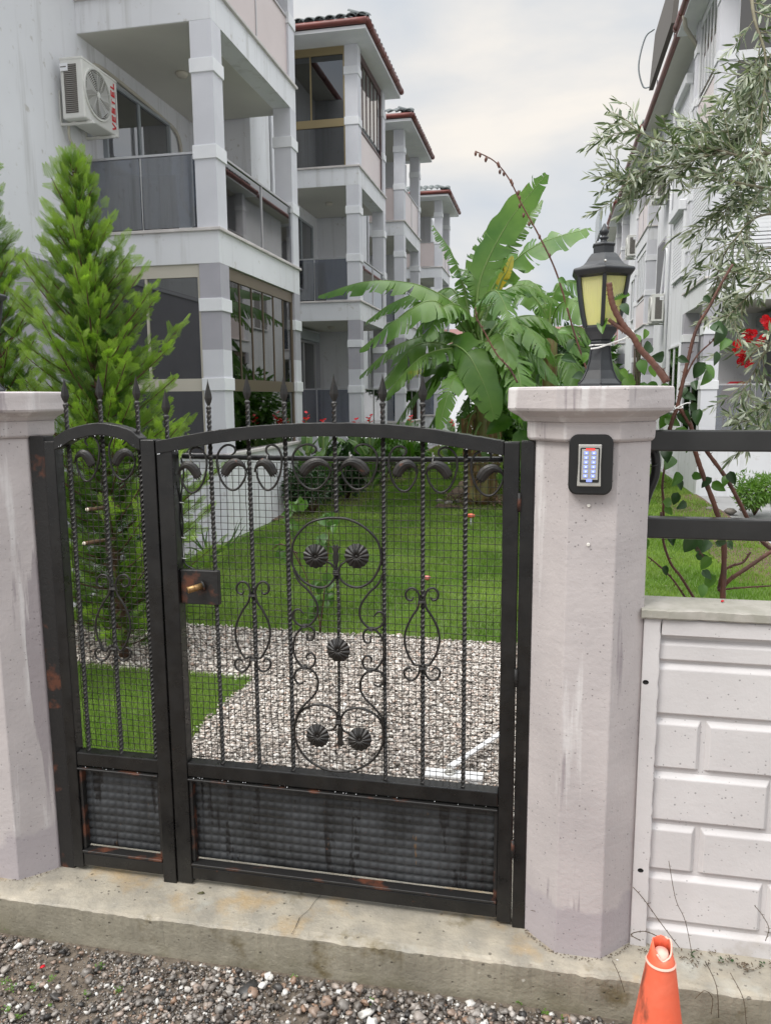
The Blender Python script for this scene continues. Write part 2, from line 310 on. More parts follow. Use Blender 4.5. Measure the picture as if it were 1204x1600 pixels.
def bez(P, n=24):
    """smooth curve (Catmull-Rom) through points"""
    P = [np.array(p, float) for p in P]; P = [2*P[0]-P[1]]+P+[2*P[-1]-P[-2]]; O = []
    for i in range(1, len(P)-2):
        for k in range(n):
            t = k/n; O.append(.5*(2*P[i]+(P[i+1]-P[i-1])*t+(2*P[i-1]-5*P[i]+4*P[i+1]-P[i+2])*t*t+(3*P[i]-P[i-1]-3*P[i+1]+P[i+2])*t**3))
    O.append(P[-2]); return O
def vnoise(x, y, s=1.0, seed=0):
    return (math.sin(x*2.1*s+seed)+math.sin(y*2.7*s+1.3*seed+x*s)+math.sin((x+y)*4.3*s+seed*2)*.5+math.sin((x-y*1.3)*8.7*s+seed)*.25)/2.75
# ------------------------------------------------------------------ ground
import bmesh
def sheet(name, x0, x1, y0, y1, z, mt, nx=1, ny=1, amp=0):
    V = []; Fc = []
    for j in range(ny+1):
        for i in range(nx+1):
            x = x0+(x1-x0)*i/nx; y = y0+(y1-y0)*j/ny; V.append((x, y, z+(amp*vnoise(x, y, 1.5) if amp else 0)))
    for j in range(ny):
        for i in range(nx): a = j*(nx+1)+i; Fc.append((a, a+1, a+nx+2, a+nx+1))
    o = MB().add(V, Fc, True).build(name, mt); return tag(o, kind='structure')
sheet('ground', -300, 300, -200, 500, -.30, 'paving')
sheet('gravel_lane', -6, 6, -4, 2.2, -.135, 'bedfront')
sheet('garden_paving', -12, 12, 2.3, 90, -.03, 'paving')
sheet('lawn', -3.3, 2.27, 4.62, 46, -.014, 'lawn', 40, 120, .008)
sheet('lawn_corner', -3.3, -1.54, 2.36, 3.76, -.014, 'lawn', 10, 10, .004)
sheet('gravel_path', -4.7, 2.27, 2.34, 4.66, -.018, 'bed')
# kerb / threshold cast along the fence line
prof = [(1.893, -.2), (1.886, -.10), (1.879, -.04), (1.8755, -.008), (1.880, -.0015), (1.90, 0), (1.95, .001), (2.0, 0), (2.08, .001), (2.2, 0), (2.36, -.003), (2.37, -.05), (2.37, -.2)]
V = []; Fc = []; n = len(prof); NX = 520
for i in range(NX+1):
    x = -3.4+5.4*i/NX
    e_ = .0035*vnoise(x, 0, 9, 2)+.0025*vnoise(x, 3, 31, 1)+.0014*vnoise(x, 3, 83, 1)+rnd.uniform(-.0014, .0014)
    chip = max(0, vnoise(x, 1, 13, 5)-.45)*.012
    for k, (y, z) in enumerate(prof):
        zz = z+(.0015*vnoise(x, y*4, 6, k) if 4 <= k <= 9 else 0); yy = y
        if k in (2, 3, 4): yy += e_+chip
        if k in (3, 4): zz -= chip*.7+abs(e_)*.4
        if k <= 4: yy += .012*math.sin(x*1.7+1)
        V.append((x, yy, zz))
for i in range(NX):
    for k in range(n-1): a = i*n+k; Fc.append((a, a+1, a+n+1, a+n)[::-1])
tag(MB().add(V, Fc, False).build('kerb', 'kerb'), kind='structure')
# cracks in the kerb, thin dark strips laid on top
def crack(P, w, y_face=None):
    b = MB()
    for (a, c) in zip(P, P[1:]):
        a = Vector(a); c = Vector(c); d = (c-a).normalized(); s = d.cross(Vector((0, 0, 1)) if y_face is None else Vector((0, 1, 0)))*w*rnd.uniform(.6, 1.3)
        b.add([a-s, a+s, c+s, c-s], [(0, 1, 2, 3)])
    return b
cr = crack([tuple(at(x, y, Z=.0035)) for x, y in ((503, 1388), (500, 1400), (492, 1408), (484, 1420), (468, 1434), (462, 1448), (455, 1460))], .0007)
tag(cr.build('kerb_crack', 'dark'), kind='structure')
# ------------------------------------------------------------------ pebbles
def ico(sub_):
    bm = bmesh.new(); bmesh.ops.create_icosphere(bm, subdivisions=sub_, radius=1); v = np.array([q.co[:] for q in bm.verts]); f = np.array([[q.index for q in fc.verts] for fc in bm.faces]); bm.free(); return v, f
ICO1, ICO2 = ico(1), ico(2)
def pebbles(name, n, pos, size, tmpl, mt, flat=.6, smooth=True, sort=None):
    tv, tf = tmpl; k = len(tv); P = pos(n); n = len(P); s = size(n)
    shp = 1+.22*NR.standard_normal((12, k)); idx = NR.integers(0, 12, n)
    V = tv[None]*shp[idx][:, :, None]; ax = np.stack([NR.uniform(.75, 1.35, n), NR.uniform(.65, 1, n), NR.uniform(flat*.7, flat*1.2, n)], 1); V = V*ax[:, None, :]*s[:, None, None]
    a = NR.uniform(0, 6.28, n); t = NR.normal(0, .3, n); ca, sa, ct, st = np.cos(a), np.sin(a), np.cos(t), np.sin(t)
    x, y, z = V[..., 0], V[..., 1], V[..., 2]; x, z = x*ct[:, None]-z*st[:, None], x*st[:, None]+z*ct[:, None]; x, y = x*ca[:, None]-y*sa[:, None], x*sa[:, None]+y*ca[:, None]
    V = np.stack([x, y, z], 2)+P[:, None, :]; Fi = (tf[None]+(np.arange(n)*k)[:, None, None]).reshape(-1, 3)
    me = fast_mesh(name, V.reshape(-1, 3), Fi, 3, np.repeat(NR.uniform(0, 1, n), k), smooth)
    return tag(obj(name, me, mt), kind='stuff')
def zone(polys, z, zj):
    def f(n):
        out_ = []
        for (x0, x1, y0, y1, test) in polys:
            A = (x1-x0)*(y1-y0); q = int(n*A); x = NR.uniform(x0, x1, q); y = NR.uniform(y0, y1, q)
            ok = np.ones(q, bool) if test is None else test(x, y); x, y = x[ok], y[ok]; out_.append(np.stack([x, y, z+NR.uniform(-zj, zj, len(x))], 1))
        return np.concatenate(out_)
    return f
edge = lambda x, y: np.sin(y*7)*.014+np.sin(y*19+1)*.012+NR.normal(0, .016, np.shape(y))
# pale pebble path behind the gate: an L round the little lawn (counts are per square metre)
path_near = [(-1.56, .55, 2.39, 3.3, lambda x, y: x > -1.53+edge(x, y)), (-1.56, .95, 3.3, 4.66, lambda x, y: ((x > -1.53+edge(x, y)) | (y > 3.77)) & (y < 4.64+.02*np.sin(x*5)))]
path_side = [(-3.3, -1.56, 3.74, 4.66, lambda x, y: (y > 3.76+.012*np.sin(x*9)) & (y < 4.64)), (.95, 2.2, 3.6, 4.66, None)]
pebbles('path_pebbles', 8200, zone(path_near, -.006, .006), lambda n: NR.lognormal(-4.93, .30, n), ICO1, 'pebble', .55)
pebbles('path_pebbles', 3800, zone(path_side, -.006, .006), lambda n: NR.lognormal(-4.65, .26, n), ICO1, 'pebble', .62)
front = [(-1.75, .5, 1.40, 1.90, lambda x, y: (y < 1.874+.012*np.sin(x*1.7+1)) & (NR.uniform(0, 1, len(x)) < .72+.5*np.sin(x*7+2)*np.cos(y*11)+.25*np.sin(x*19+y*13)))]
pebbles('lane_gravel', 13000, zone(front, -.130, .004), lambda n: NR.lognormal(-5.35, .35, n), ICO1, 'pebble_front', .7)
pebbles('lane_pebbles', 3400, zone([(-1.0, .5, 1.40, 1.885, lambda x, y: (NR.uniform(0, 1, len(x)) < np.clip((x+1.05)*1.3, 0, 1)) & (y < 1.862+.012*np.sin(x*1.7+1)))], -.124, .006), lambda n: NR.lognormal(-4.78, .3, n), ICO2, 'pebble_front', .75)
pebbles('lane_pebbles', 420, zone([(-1.75, .5, 1.40, 1.88, lambda x, y: y < 1.862+.012*np.sin(x*1.7+1))], -.122, .004), lambda n: NR.lognormal(-4.7, .25, n), ICO2, 'pebble_front', .7)
pebbles('threshold_grit', 500, zone([(-1.66, -.9, 1.9, 2.0, lambda x, y: NR.uniform(0, 1, len(x)) < .5), (.0, .7, 1.9, 2.02, lambda x, y: (NR.uniform(0, 1, len(x)) < .5+x) & (y > 1.95-.03*x))], .0015, .001), lambda n: NR.lognormal(-6.2, .4, n), ICO1, 'pebble_front', .7)
# ------------------------------------------------------------------ grass
def grass(name, n, x0, x1, y0, y1, h, w, test=None, mt='grass', lean=.5, zb=-.012):
    x = NR.uniform(x0, x1, n); y = NR.uniform(y0, y1, n)
    if test is not None: ok = test(x, y); x, y = x[ok], y[ok]; n = len(x)
    a = NR.uniform(0, 6.28, n); la = NR.uniform(0, 6.28, n); ln = NR.uniform(.1, lean, n); hh = h*NR.uniform(.55, 1.2, n)*(1+.25*np.sin(x*3.1)*np.cos(y*2.3)); ww = w*NR.uniform(.7, 1.3, n)
    B = np.stack([x, y, np.full(n, zb)], 1); D = np.stack([np.cos(a), np.sin(a), np.zeros(n)], 1)*ww[:, None]
    Ld = np.stack([np.cos(la)*ln, np.sin(la)*ln, np.ones(n)], 1)*hh[:, None]
    M_ = B+Ld*np.array([.35, .35, .62]); T = B+Ld
    V = np.stack([B-D, B+D, M_-D*.8, M_+D*.8, T], 1).reshape(-1, 3); o = np.arange(n)*5
    Fi = np.concatenate([np.stack([o, o+1, o+3], 1), np.stack([o, o+3, o+2], 1), np.stack([o+2, o+3, o+4], 1)])
    return tag(obj(name, fast_mesh(name, V, Fi, 3), mt), kind='stuff')
grass('lawn_grass', 42000, -3.25, -1.52, 2.4, 3.78, .034, .0016, lambda x, y: (x < -1.535+edge(x, y)))
grass('lawn_grass', 95000, -3.2, 2.2, 4.62, 8.0, .036, .0028, lambda x, y: (np.abs(x) < y*.75) & (y > 4.62+.02*np.sin(x*5)+NR.normal(0, .02, len(x))))
grass('lawn_grass', 90000, -3.2, 2.2, 8.0, 14.5, .045, .005, None)
grass('lawn_grass', 40000, -3.2, 2.2, 14.5, 30, .06, .012, None)
grass('kerb_weeds', 900, -1.75, -1.25, 1.40, 1.72, .016, .0035, lambda x, y: vn(x, y), 'leaf_light', 1.4, -.130) if False else None
def weeds(name, spots, mt, r, n, h, w, zb):
    V = []; Fi = []
    for (cx_, cy_) in spots:
        for k in range(n):
            a = rnd.uniform(0, 6.28); d = rnd.uniform(0, r); x, y = cx_+math.cos(a)*d, cy_+math.sin(a)*d; b = rnd.uniform(0, 6.28); l = h*rnd.uniform(.5, 1.2)
            c = Vector((x, y, zb+rnd.uniform(.002, h))); d1 = Vector((math.cos(b), math.sin(b), rnd.uniform(0, .7)))*l; s = Vector((-math.sin(b), math.cos(b), 0))*w
            o = len(V); V += [c, c+d1*.5-s, c+d1, c+d1*.5+s]; Fi.append((o, o+1, o+2)); Fi.append((o, o+2, o+3))
    return tag(obj(name, mesh_from(name, V, Fi), mt), kind='stuff')
weeds('lane_weeds', [tuple(at(x, y, Z=-.125)[:2]) for x, y in ((8, 1535), (18, 1545), (50, 1545), (10, 1580), (30, 1590), (155, 1512), (185, 1548), (135, 1555), (82, 1530), (15, 1450), (460, 1530), (580, 1565), (810, 1565), (850, 1585), (880, 1592))], 'leaf_light', .014, 16, .009, .0028, -.128)
lit = [(NR.uniform(-1.5, 1.6), NR.uniform(2.5, 9)) for _ in range(60)]
weeds('fallen_litter', lit, 'dead', .05, 2, .016, .005, .012)
pebbles('lane_fines', 30000, zone(front, -.1335, .001), lambda n: NR.lognormal(-6.3, .3, n), ICO1, 'pebble_front', .7)
weeds('pillar_foot_grit', [(.115+.158*math.cos(a), 2.09+.158*math.sin(a)) for a in np.linspace(-2.9, -.2, 34)], 'twig', .010, 4, .004, .002, .0003)
weeds('pillar_foot_grit', [(-1.655+.158*math.cos(a), 2.09+.158*math.sin(a)) for a in np.linspace(-2.0, -.2, 20)], 'twig', .010, 4, .004, .002, .0003)
weeds('base_weeds', [tuple(at(x, y, Z=.0)[:2]) for x, y in ((282, 1370), (278, 1367))], 'leaf_light', .008, 12, .006, .002, 0)
def bit(name, px, py, z, mt, label, cat, sx=.012, sy=.006, rz=0):
    p = at(px, py, Z=z); V = [(-sx, 0, 0), (-sx*.3, -sy, .002), (sx*.6, -sy*.8, .003), (sx, 0, .001), (sx*.5, sy, .004), (-sx*.4, sy, .002), (0, 0, .0045)]
    c, s = math.cos(rz), math.sin(rz); V = [(p[0]+x*c-y*s, p[1]+x*s+y*c, p[2]+zz) for x, y, zz in V]+[(p[0]+x*c-y*s, p[1]+x*s+y*c, p[2]+zz-.0012) for x, y, zz in V]
    Fc = [(6, i, (i+1) % 6) for i in range(6)]+[(13, 7+(i+1) % 6, 7+i) for i in range(6)]+[(i, 7+i, 7+(i+1) % 6, (i+1) % 6) for i in range(6)]
    return tag(MB().add(V, Fc, True).build(name, mt), label, cat)
bit('fallen_leaf', 314, 1396, .002, 'dead', 'small dark green leaf fallen on the beige concrete threshold', 'leaf', .012, .005, .2)
bit('fallen_petal', 67, 1511, -.118, 'flower', 'red petal lying on the dark gravel of the lane', 'petal', .008, .006, .5)
bit('glass_shard', 78, 1571, -.118, 'leaf_light', 'small green shard lying in the lane gravel below the red petal', 'shard', .008, .005, -.4)
bit('fallen_petal', 1128, 940, .9605, 'flower', 'single red petal lying on the grey coping under the thorny cane', 'petal', .005, .004, .5)
# ------------------------------------------------------------------ pillars
def octo(b, cx_, cy_, prof_, jit=.0012, n=8):
    V = []; Fc = []; c8 = math.cos(math.pi/8)
    for (a_, z) in prof_:
        for k in range(n):
            an = math.pi/8+k*math.pi/4; r = a_/c8+rnd.uniform(-jit, jit); V.append((cx_+r*math.cos(an), cy_+r*math.sin(an), z+rnd.uniform(-jit, jit)*.4))
    for i in range(len(prof_)-1):
        for k in range(n): a_, b_ = i*n+k, i*n+(k+1) % n; Fc.append((a_, b_, b_+n, a_+n))
    Fc.append(tuple(range(n-1, -1, -1))); Fc.append(tuple(range((len(prof_)-1)*n, len(prof_)*n)))
    return b.add(V, Fc)
def pillar(cx_, cxc, label):
    t = thing('gate_pillar', (cx_, 2.09, 0), label, 'pillar')
    zs = np.linspace(0, 1.397, 90)
    octo(MB(), cx_, 2.09, [(.1445-.0015*z, z-.01) for z in zs], .0002).build('shaft', 'concrete', t, .002)
    octo(MB(), (cx_+cxc)/2, 2.09, [(.150, 1.387), (.157, 1.394), (.158, 1.415), (.158, 1.432), (.160, 1.436)], .0007).build('neck', 'concrete', t, .002)
    octo(MB(), cxc, 2.09, [(.161, 1.436), (.172, 1.448), (.198, 1.463), (.2015, 1.470), (.2015, 1.49), (.2015, 1.515), (.200, 1.521), (.19, 1.5225)], .0009).build('cap', 'concrete', t, .0015)
    return t
pillar(.115, .103, 'lilac grey octagonal concrete gate pillar carrying the keypad, right of the gate')
pillar(-1.655, -1.665, 'lilac grey octagonal concrete pillar left of the gate, cut off by the left edge')
for (x, y) in ((919, 790), (918.5, 851)):
    p = at(x, y, Y=1.943)
    b = MB().lathe([(.0001, 0), (.0042, 0), (.0045, .001), (.0030, .0022), (.0015, .0012)], (0, 0, 0), 12)
    b.v = [(p[0]+v[0], p[1]-v[2]+.0015, p[2]+v[1]) for v in b.v]
    tag(b.build('wall_plug', 'screw'), ('upper' if y < 800 else 'lower')+' of two small pale plugs below the keypad on the pillar', 'wall plug')
# keypad
t = thing('door_keypad', (.107, 1.945, 1.335), 'black keypad with blue lit keys and a red bar on the right pillar', 'keypad')
def superpoly(x0, x1, z0, z1, r, bulge=.004, n=7):
    P = []; cx_, cz_ = (x0+x1)/2, (z0+z1)/2
    for (qx, qz, a0) in ((x1-r, z0+r, -90), (x1-r, z1-r, 0), (x0+r, z1-r, 90), (x0+r, z0+r, 180)):
        for i in range(n):
            a = rad(a0+90*i/(n-1)); P.append((qx+r*math.cos(a), qz+r*math.sin(a)))
    P2 = []
    for (x, z) in P:
        fx = 1-((x-cx_)/((x1-x0)/2))**2; P2.append((x, z+bulge*max(0, fx)*(1 if z > cz_ else -1)))
    return P2
k0 = at(889, 680, Y=1.93); k1 = at(955, 772, Y=1.93)
MB().prism(superpoly(k0[0], k1[0], k1[2], k0[2], .019), 1.922, 1.946).build('housing', 'blackplastic', t, .004, seg=3)
s0 = at(903.5, 694, Y=1.92); s1 = at(937, 760, Y=1.92)
fr = MB().prism([(s0[0]-.002, s1[2]), (s1[0]+.001, s1[2]), (s1[0]-.0005, (s0[2]+s1[2])/2), (s1[0]+.0005, s0[2]), (s0[0]-.0005, s0[2]), (s0[0], (s0[2]+s1[2])/2)], 1.912, 1.922).build('keypad_frame', 'silver', t, .002, seg=2)
MB().prism(superpoly(s0[0]+.004, s1[0]-.004, s1[2]+.010, s0[2]-.008, .003, .001), 1.9105, 1.912).build('key_bezel', 'blackplastic', t)
MB().box(s0[0]+.0075, s1[0]-.0075, 1.9092, 1.9105, s1[2]+.017, s0[2]-.011).build('key_plate', 'silver', t)
kw = (s1[0]-s0[0]); kcx = (s0[0]+s1[0])/2; zt = s0[2]-.0205; dz = .0111
kme = None
for i in range(6):
    for c_ in (-1, 1):
        x = kcx+c_*.0088-.0005*i*.3; z = zt-i*dz
        if kme is None:
            ko = MB().box(-.0052, .0052, 0, .0022, -.0038, .0038).build('key', 'key', t, .0008); ko.location = (x, 1.9072, z); kme = ko
            km = MB().box(-.002, .0022, -.0004, .0, -.0022, .0018).build('key_mark', 'keymark'); km.parent = ko; kmm = km
        else:
            ko = kme.copy(); COL.objects.link(ko); ko.location = (x, 1.9072, z); km = kmm.copy(); COL.objects.link(km); km.parent = ko
MB().box(kcx-.0075, kcx+.0065, 1.9075, 1.9092, zt-6*dz-.0035, zt-6*dz+.004).build('wide_key', 'key', t, .0008)
MB().box(kcx-.010, kcx+.011, 1.9075, 1.9092, s0[2]-.0135, s0[2]-.0095).build('status_light', 'redled', t)
# ------------------------------------------------------------------ pillar lanterns
def lantern(cx_, cy_, label):
    t = thing('pillar_lantern', (cx_, cy_, 1.522), label, 'lantern'); ph = -math.pi/2
    Z = 1.5225
    b = MB(); b.lathe([(.062, 0), (.060, .008), (.048, .02), (.037, .042), (.030, .068), (.0265, .092), (.0255, .106), (.029, .110), (.029, .115), (.024, .118)], (cx_, cy_, Z), 6, ph, False)
    for k in range(6):
        a = ph+k*math.pi/3; P = [(cx_+(r+.001)*math.cos(a), cy_+(r+.001)*math.sin(a), Z+z) for r, z in ((.060, .008), (.048, .02), (.037, .042), (.030, .068), (.0265, .092), (.0255, .106))]; b.tube(P, .0022, 6)
    b.build('base', 'lamp', t, .001)
    b = MB().lathe([(.024, .116), (.030, .120), (.043, .139), (.047, .149), (.046, .155)], (cx_, cy_, Z), 6, ph, False); b.build('cup', 'lamp', t, .001)
    gp = [(.0455, .153), (.054, .185), (.061, .22), (.066, .252), (.069, .276)]
    gl = MB().lathe([(r*.93, z) for r, z in gp], (cx_, cy_, Z), 6, ph, False, False)
    gl.build('glass_body', 'lampglass', t)
    rb = MB()
    for k in range(6):
        a0, a1 = ph+k*math.pi/3, ph+(k+1)*math.pi/3
        for q in range(1, 12):
            f_ = q/12; P = []
            for r, z in gp:
                r2 = r*.935; p0 = Vector((math.cos(a0), math.sin(a0), 0))*r2; p1 = Vector((math.cos(a1), math.sin(a1), 0))*r2; pp = p0.lerp(p1, f_); P.append((cx_+pp.x, cy_+pp.y, Z+z))
            rb.tube(P, .0012, 4, cap=False)
    tag(rb.build('glass_ribs', 'lampglass', t), kind='stuff')
    for k in range(6):
        a = ph+k*math.pi/3; P = [(cx_+r*math.cos(a), cy_+r*math.sin(a), Z+z) for r, z in gp]
        MB().tube(P, .0052, 6, smooth=False).build('glazing_bar', 'lamp', t)
    b = MB().lathe([(.067, .272), (.078, .277), (.086, .286), (.0865, .291), (.083, .294), (.068, .298), (.058, .303), (.050, .311), (.044, .320), (.037, .329), (.033, .333)], (cx_, cy_, Z), 6, ph, False); b.build('roof', 'lamp', t, .0015)
    b = MB().lathe([(.028, .332), (.0285, .350), (.031, .352), (.031, .356), (.022, .360), (.010, .362)], (cx_, cy_, Z), 6, ph, False); b.build('crown', 'lamp', t, .001)
    b = MB().lathe([(.012, .388), (.008, .393), (.007, .398), (.011, .403), (.0115, .408), (.006, .412), (.008, .418), (.011, .425), (.012, .432), (.008, .441), (.005, .452), (.002, .462)], (cx_, cy_, Z), 12); b.v = [(x, y, (z-Z-.388)*.62+.361+Z) for x, y, z in b.v]; b.build('finial', 'lamp', t)
    b = MB().lathe([(.0035, 0), (.0035, .004), (.001, .006)], (0, 0, 0), 8); b.v = [(cx_+v[0], cy_-.075-v[2], Z+.304+v[1]) for v in b.v]; b.build('screw', 'silver', t)
    return t
lantern(.131, 2.10, 'charcoal hexagonal lantern with amber glass on the right gate pillar')
lantern(-1.70, 2.10, 'charcoal lantern on the left gate pillar, at the left edge')
P = bez([tuple(at(x, y, Y=2.068)) for x, y in ((922, 545), (935, 543), (955, 536), (975, 529), (985, 523))], 5)
tie = MB().tube(P, .0022, 6, flat=1).tube([(at(985, 523, Y=2.07)+np.array((.007*math.cos(a), .004*math.sin(a), .012*math.sin(a)))) for a in np.linspace(0, 6.2, 14)], .0018, 6)
tie.tube([(.131+.028*math.cos(a), 2.10+.028*math.sin(a), 1.628) for a in np.linspace(-2.2, 4.0, 20)], .002, 6)
tag(tie.build('cable_tie', 'tie'), 'white cable tie holding a cut thorny cane to the lantern neck', 'cable tie')
# ------------------------------------------------------------------ right boundary wall
t = thing('boundary_wall', (.9, 2.08, 0), 'low white precast wall with raised brick pattern right of the pillar', 'wall')
MB().box(.258, 1.9, 2.045, 2.12, -.02, .93).build('wall_slab', 'panel_wall', t)
b = MB(); zs = np.linspace(-.02, .93, 60); V = []
for z in zs:
    j = rnd.uniform(-.0016, .0016); V += [(.2585, 2.045, z), (.2585, 2.019, z), (.300+j, 2.019, z), (.303+j, 2.0447, z)]
Fc = []
for i in range(59):
    for k in range(3): a = i*4+k; Fc.append((a, a+1, a+5, a+4))
Fc.append((236, 237, 238, 239)); b.add(V, Fc); b.build('edge_strip', 'panel_wall', t, .002)
MB().box(.303, 1.9, 2.02, 2.0447, .886, .930).build('top_band', 'panel_wall', t, .003)
def brick(x0, x1, z0, z1):
    i_ = .010; b = MB().add([(x0, 2.0447, z0), (x1, 2.0447, z0), (x1, 2.0447, z1), (x0, 2.0447, z1), (x0+i_, 2.033, z0+i_*.7), (x1-i_, 2.033, z0+i_*.7), (x1-i_, 2.033, z1-i_*1.4), (x0+i_, 2.033, z1-i_*1.4)],
        [(4, 5, 6, 7), (0, 1, 5, 4), (1, 2, 6, 5), (2, 3, 7, 6), (3, 0, 4, 7)])
    return b.build('brick', 'panel_wall', t, .0022, seg=2)
for (z1, z0, off) in ((.872, .812, None), (.806, .665, .286), (.654, .515, .110), (.503, .365, .286), (.354, .222, .110), (.211, .072, .286), (.060, -.018, None)):
    x = .305
    L_ = [1.6] if off is None else [off]+[.272]*6
    for l in L_:
        if x+.03 > 1.88: break
        x1_ = min(x+l, 1.895); brick(x-(.012 if x < .31 else 0), x1_, z0, z1); x += l+.012
for (px, py) in ((1008, 1066), (1000, 1360)):
    p = at(px, py, Y=2.0185); b = MB().lathe([(.0078, 0), (.0062, .0006), (.005, -.006)], (0, 0, 0), 14, cap=True); b.v = [(p[0]+v[0], 2.0185-v[2]*.2, p[2]+v[1]*.8) for v in b.v]; b.build('weep_hole', 'dark', t)
zs = np.linspace(0, 1, 150); V = []; Fc = []
for q in zs:
    x = .250+1.65*q; a = rnd.uniform(-.001, .001)+.002*vnoise(x, 0, 17)
    V += [(x, 2.012+a, .932+a*.8), (x, 2.009+a, .936), (x, 2.010+a, .955+a), (x, 2.014, .9575+a*.6), (x, 2.07, .959), (x, 2.15, .958), (x, 2.155, .932)]
for i in range(149):
    for k in range(6): a = i*7+k; Fc.append((a, a+7, a+8, a+1))
b = MB().add(V, Fc, False); b.add([V[i] for i in range(7)], [tuple(range(7))]); b.build('coping', 'coping', t)
# black rails
t = thing('rail_fence', (.9, 2.1, .97), 'black steel fence of two square rails above the white wall', 'fence')
for z0, z1 in ((1.357, 1.411), (1.129, 1.184)): MB().box(.232, 2.0, 2.082, 2.120, z0, z1).build('rail', 'rail', t, .004, seg=2)
MB().box(.2505, .2615, 2.084, 2.118, .97, 1.357).build('post', 'rail', t, .001); MB().box(1.7, 1.735, 2.084, 2.118, .97, 1.1285).build('post', 'rail', t, .002)
P = bez([tuple(at(x, y, Y=2.14)) for x, y in ((1006, 700), (1020, 705), (1024, 722), (1022, 745), (1012, 770), (1006, 790), (1003, 815), (1001, 850), (1000, 900))], 6)
hs = MB().tube(P, [.012 if i > 4 else .018 for i in range(len(P))], 10); hs.tube([at(1016, 722, Y=2.13)+np.array((.018*math.cos(a), .012*math.sin(a), .006*math.sin(a)-.004)) for a in np.linspace(0, 6.28, 18)], .0016, 5)
tag(hs.build('cable_sleeve', 'hose'), 'black sleeved cable bundle curving down behind the pillar under the top rail', 'cable')
# ------------------------------------------------------------------ cone
cx_, cy_ = .262, 1.55
t = thing('traffic_cone', (cx_, cy_, -.13), 'faded orange traffic cone with a torn open top in front of the wall', 'traffic cone')
V = []; Fc = []; n = 40; pf = [(.080, -.105), (.074, -.095), (.066, .02), (.0505, .170), (.046, .20), (.0325, .295), (.030, .312), (.0285, .322), (.0270, .326), (.024, .338), (.0195, .3645)]
for j, (r, z) in enumerate(pf):
    for k in range(n):
        a = 2*math.pi*k/n; cut = max(0, math.cos(a-rad(-75))) if j >= 9 else 0
        zz = z-cut*(.030 if j == 10 else .007)+(.0015*math.sin(5*a)+rnd.uniform(-.0012, .0012) if j == 10 else 0); V.append((cx_+r*math.cos(a), cy_+r*math.sin(a), zz))
for j in range(len(pf)-1, -1, -1):          # inside skin
    for k in range(n):
        v = V[j*n+k]; V.append((cx_+(v[0]-cx_)*(1-.0022/pf[j][0]*1.0), cy_+(v[1]-cy_)*(1-.0022/pf[j][0]), v[2]))
for j in range(2*len(pf)-1):
    for k in range(n): a_, b_ = j*n+k, j*n+(k+1) % n; Fc.append((a_, b_, b_+n, a_+n))
MB().add(V, Fc, True).build('body', 'cone', t)
MB().lathe([(.0312, .3195), (.0304, .3215), (.0285, .3235)], (cx_, cy_, 0), 40, 0, True, False).build('worn_ring', 'conewhite', t)
b = MB(); Rm = [V[10*n+k] for k in range(n)]; P = [Rm[k] for k in list(range(26, 40))+list(range(0, 8))]; b.tube(P, .0021, 6); b.build('torn_rim', 'conewhite', t)
MB().lathe([(.020, .30), (.017, .33), (.013, .345)], (cx_, cy_, 0), 20, 0, True, True).build('inner_sleeve', 'conewhite', t)
MB().box(cx_-.12, cx_+.12, cy_-.12, cy_+.12, -.128, -.105).build('base', 'cone', t, .01, seg=3)
# ------------------------------------------------------------------ gate
YG = 2.05
def g(px, py, Y=YG): return tuple(at(px, py, Y=Y))
def drops(P, n, parent):       # water drops hanging under a bar
    b = MB()
    for i in range(n):
        f_ = rnd.random()*(len(P)-1); i0 = int(f_); q = Vector(P[i0]).lerp(Vector(P[i0+1]), f_-i0); r = rnd.uniform(.0008, .0016)
        b.lathe([(.0003, 0), (r*.7, -r*.5), (r, -r*1.3), (r*.7, -r*2), (.0002, -r*2.4)], (q.x, q.y+rnd.uniform(-.015, .004), q.z), 6, cap=False)
    return tag(b.build('water_drops', 'water', parent), kind='stuff')
def bar_mesh(z0, z1, wv):
    """twisted square bar about the z axis"""
    n = int((z1-z0)/.0036); V = []; Fc = []
    for i in range(n+1):
        z = z0+(z1-z0)*i/n; w = 1.0; a = (z-.4)*2*math.pi/.058
        if z-z0 < .02 or z1-z < .02: pass
        for k in range(4): V.append((wv*math.cos(a+k*math.pi/2), wv*math.sin(a+k*math.pi/2), z))
    for i in range(n):
        for k in range(4): A, B = i*4+k, i*4+(k+1) % 4; Fc.append((A, B, B+4, A+4))
    Fc += [(3, 2, 1, 0), (n*4, n*4+1, n*4+2, n*4+3)]
    return mesh_from('twisted_bar', V, Fc)
def spear_mesh():
    b = MB(); b.lathe([(.0045, 0), (.0085, .004), (.0085, .009), (.0045, .013), (.004, .018)], (0, 0, 0), 8)
    b.lathe([(.0045, .014), (.0095, .024), (.0125, .034), (.0105, .046), (.006, .062), (.0015, .080), (.0002, .088)], (0, 0, 0), 4, math.pi/2, False)
    b.v = [(x, y*.55, z) for x, y, z in b.v]; return mesh_from('spear_tip', b.v, b.f)
SPEAR = spear_mesh(); SPEAR.materials.append(m['black_bar'])
def twisted(x, z0, z1, parent, tip=True):
    o = obj('twisted_bar', bar_mesh(z0, z1, .0068), 'black_bar', parent); o.location = (x, YG, 0)
    if tip:
        s = obj('spear_tip', SPEAR, None, None); s.parent = o; s.location = (0, 0, z1-.006); s.rotation_euler = (0, 0, rnd.uniform(-.35, .35))
    return o
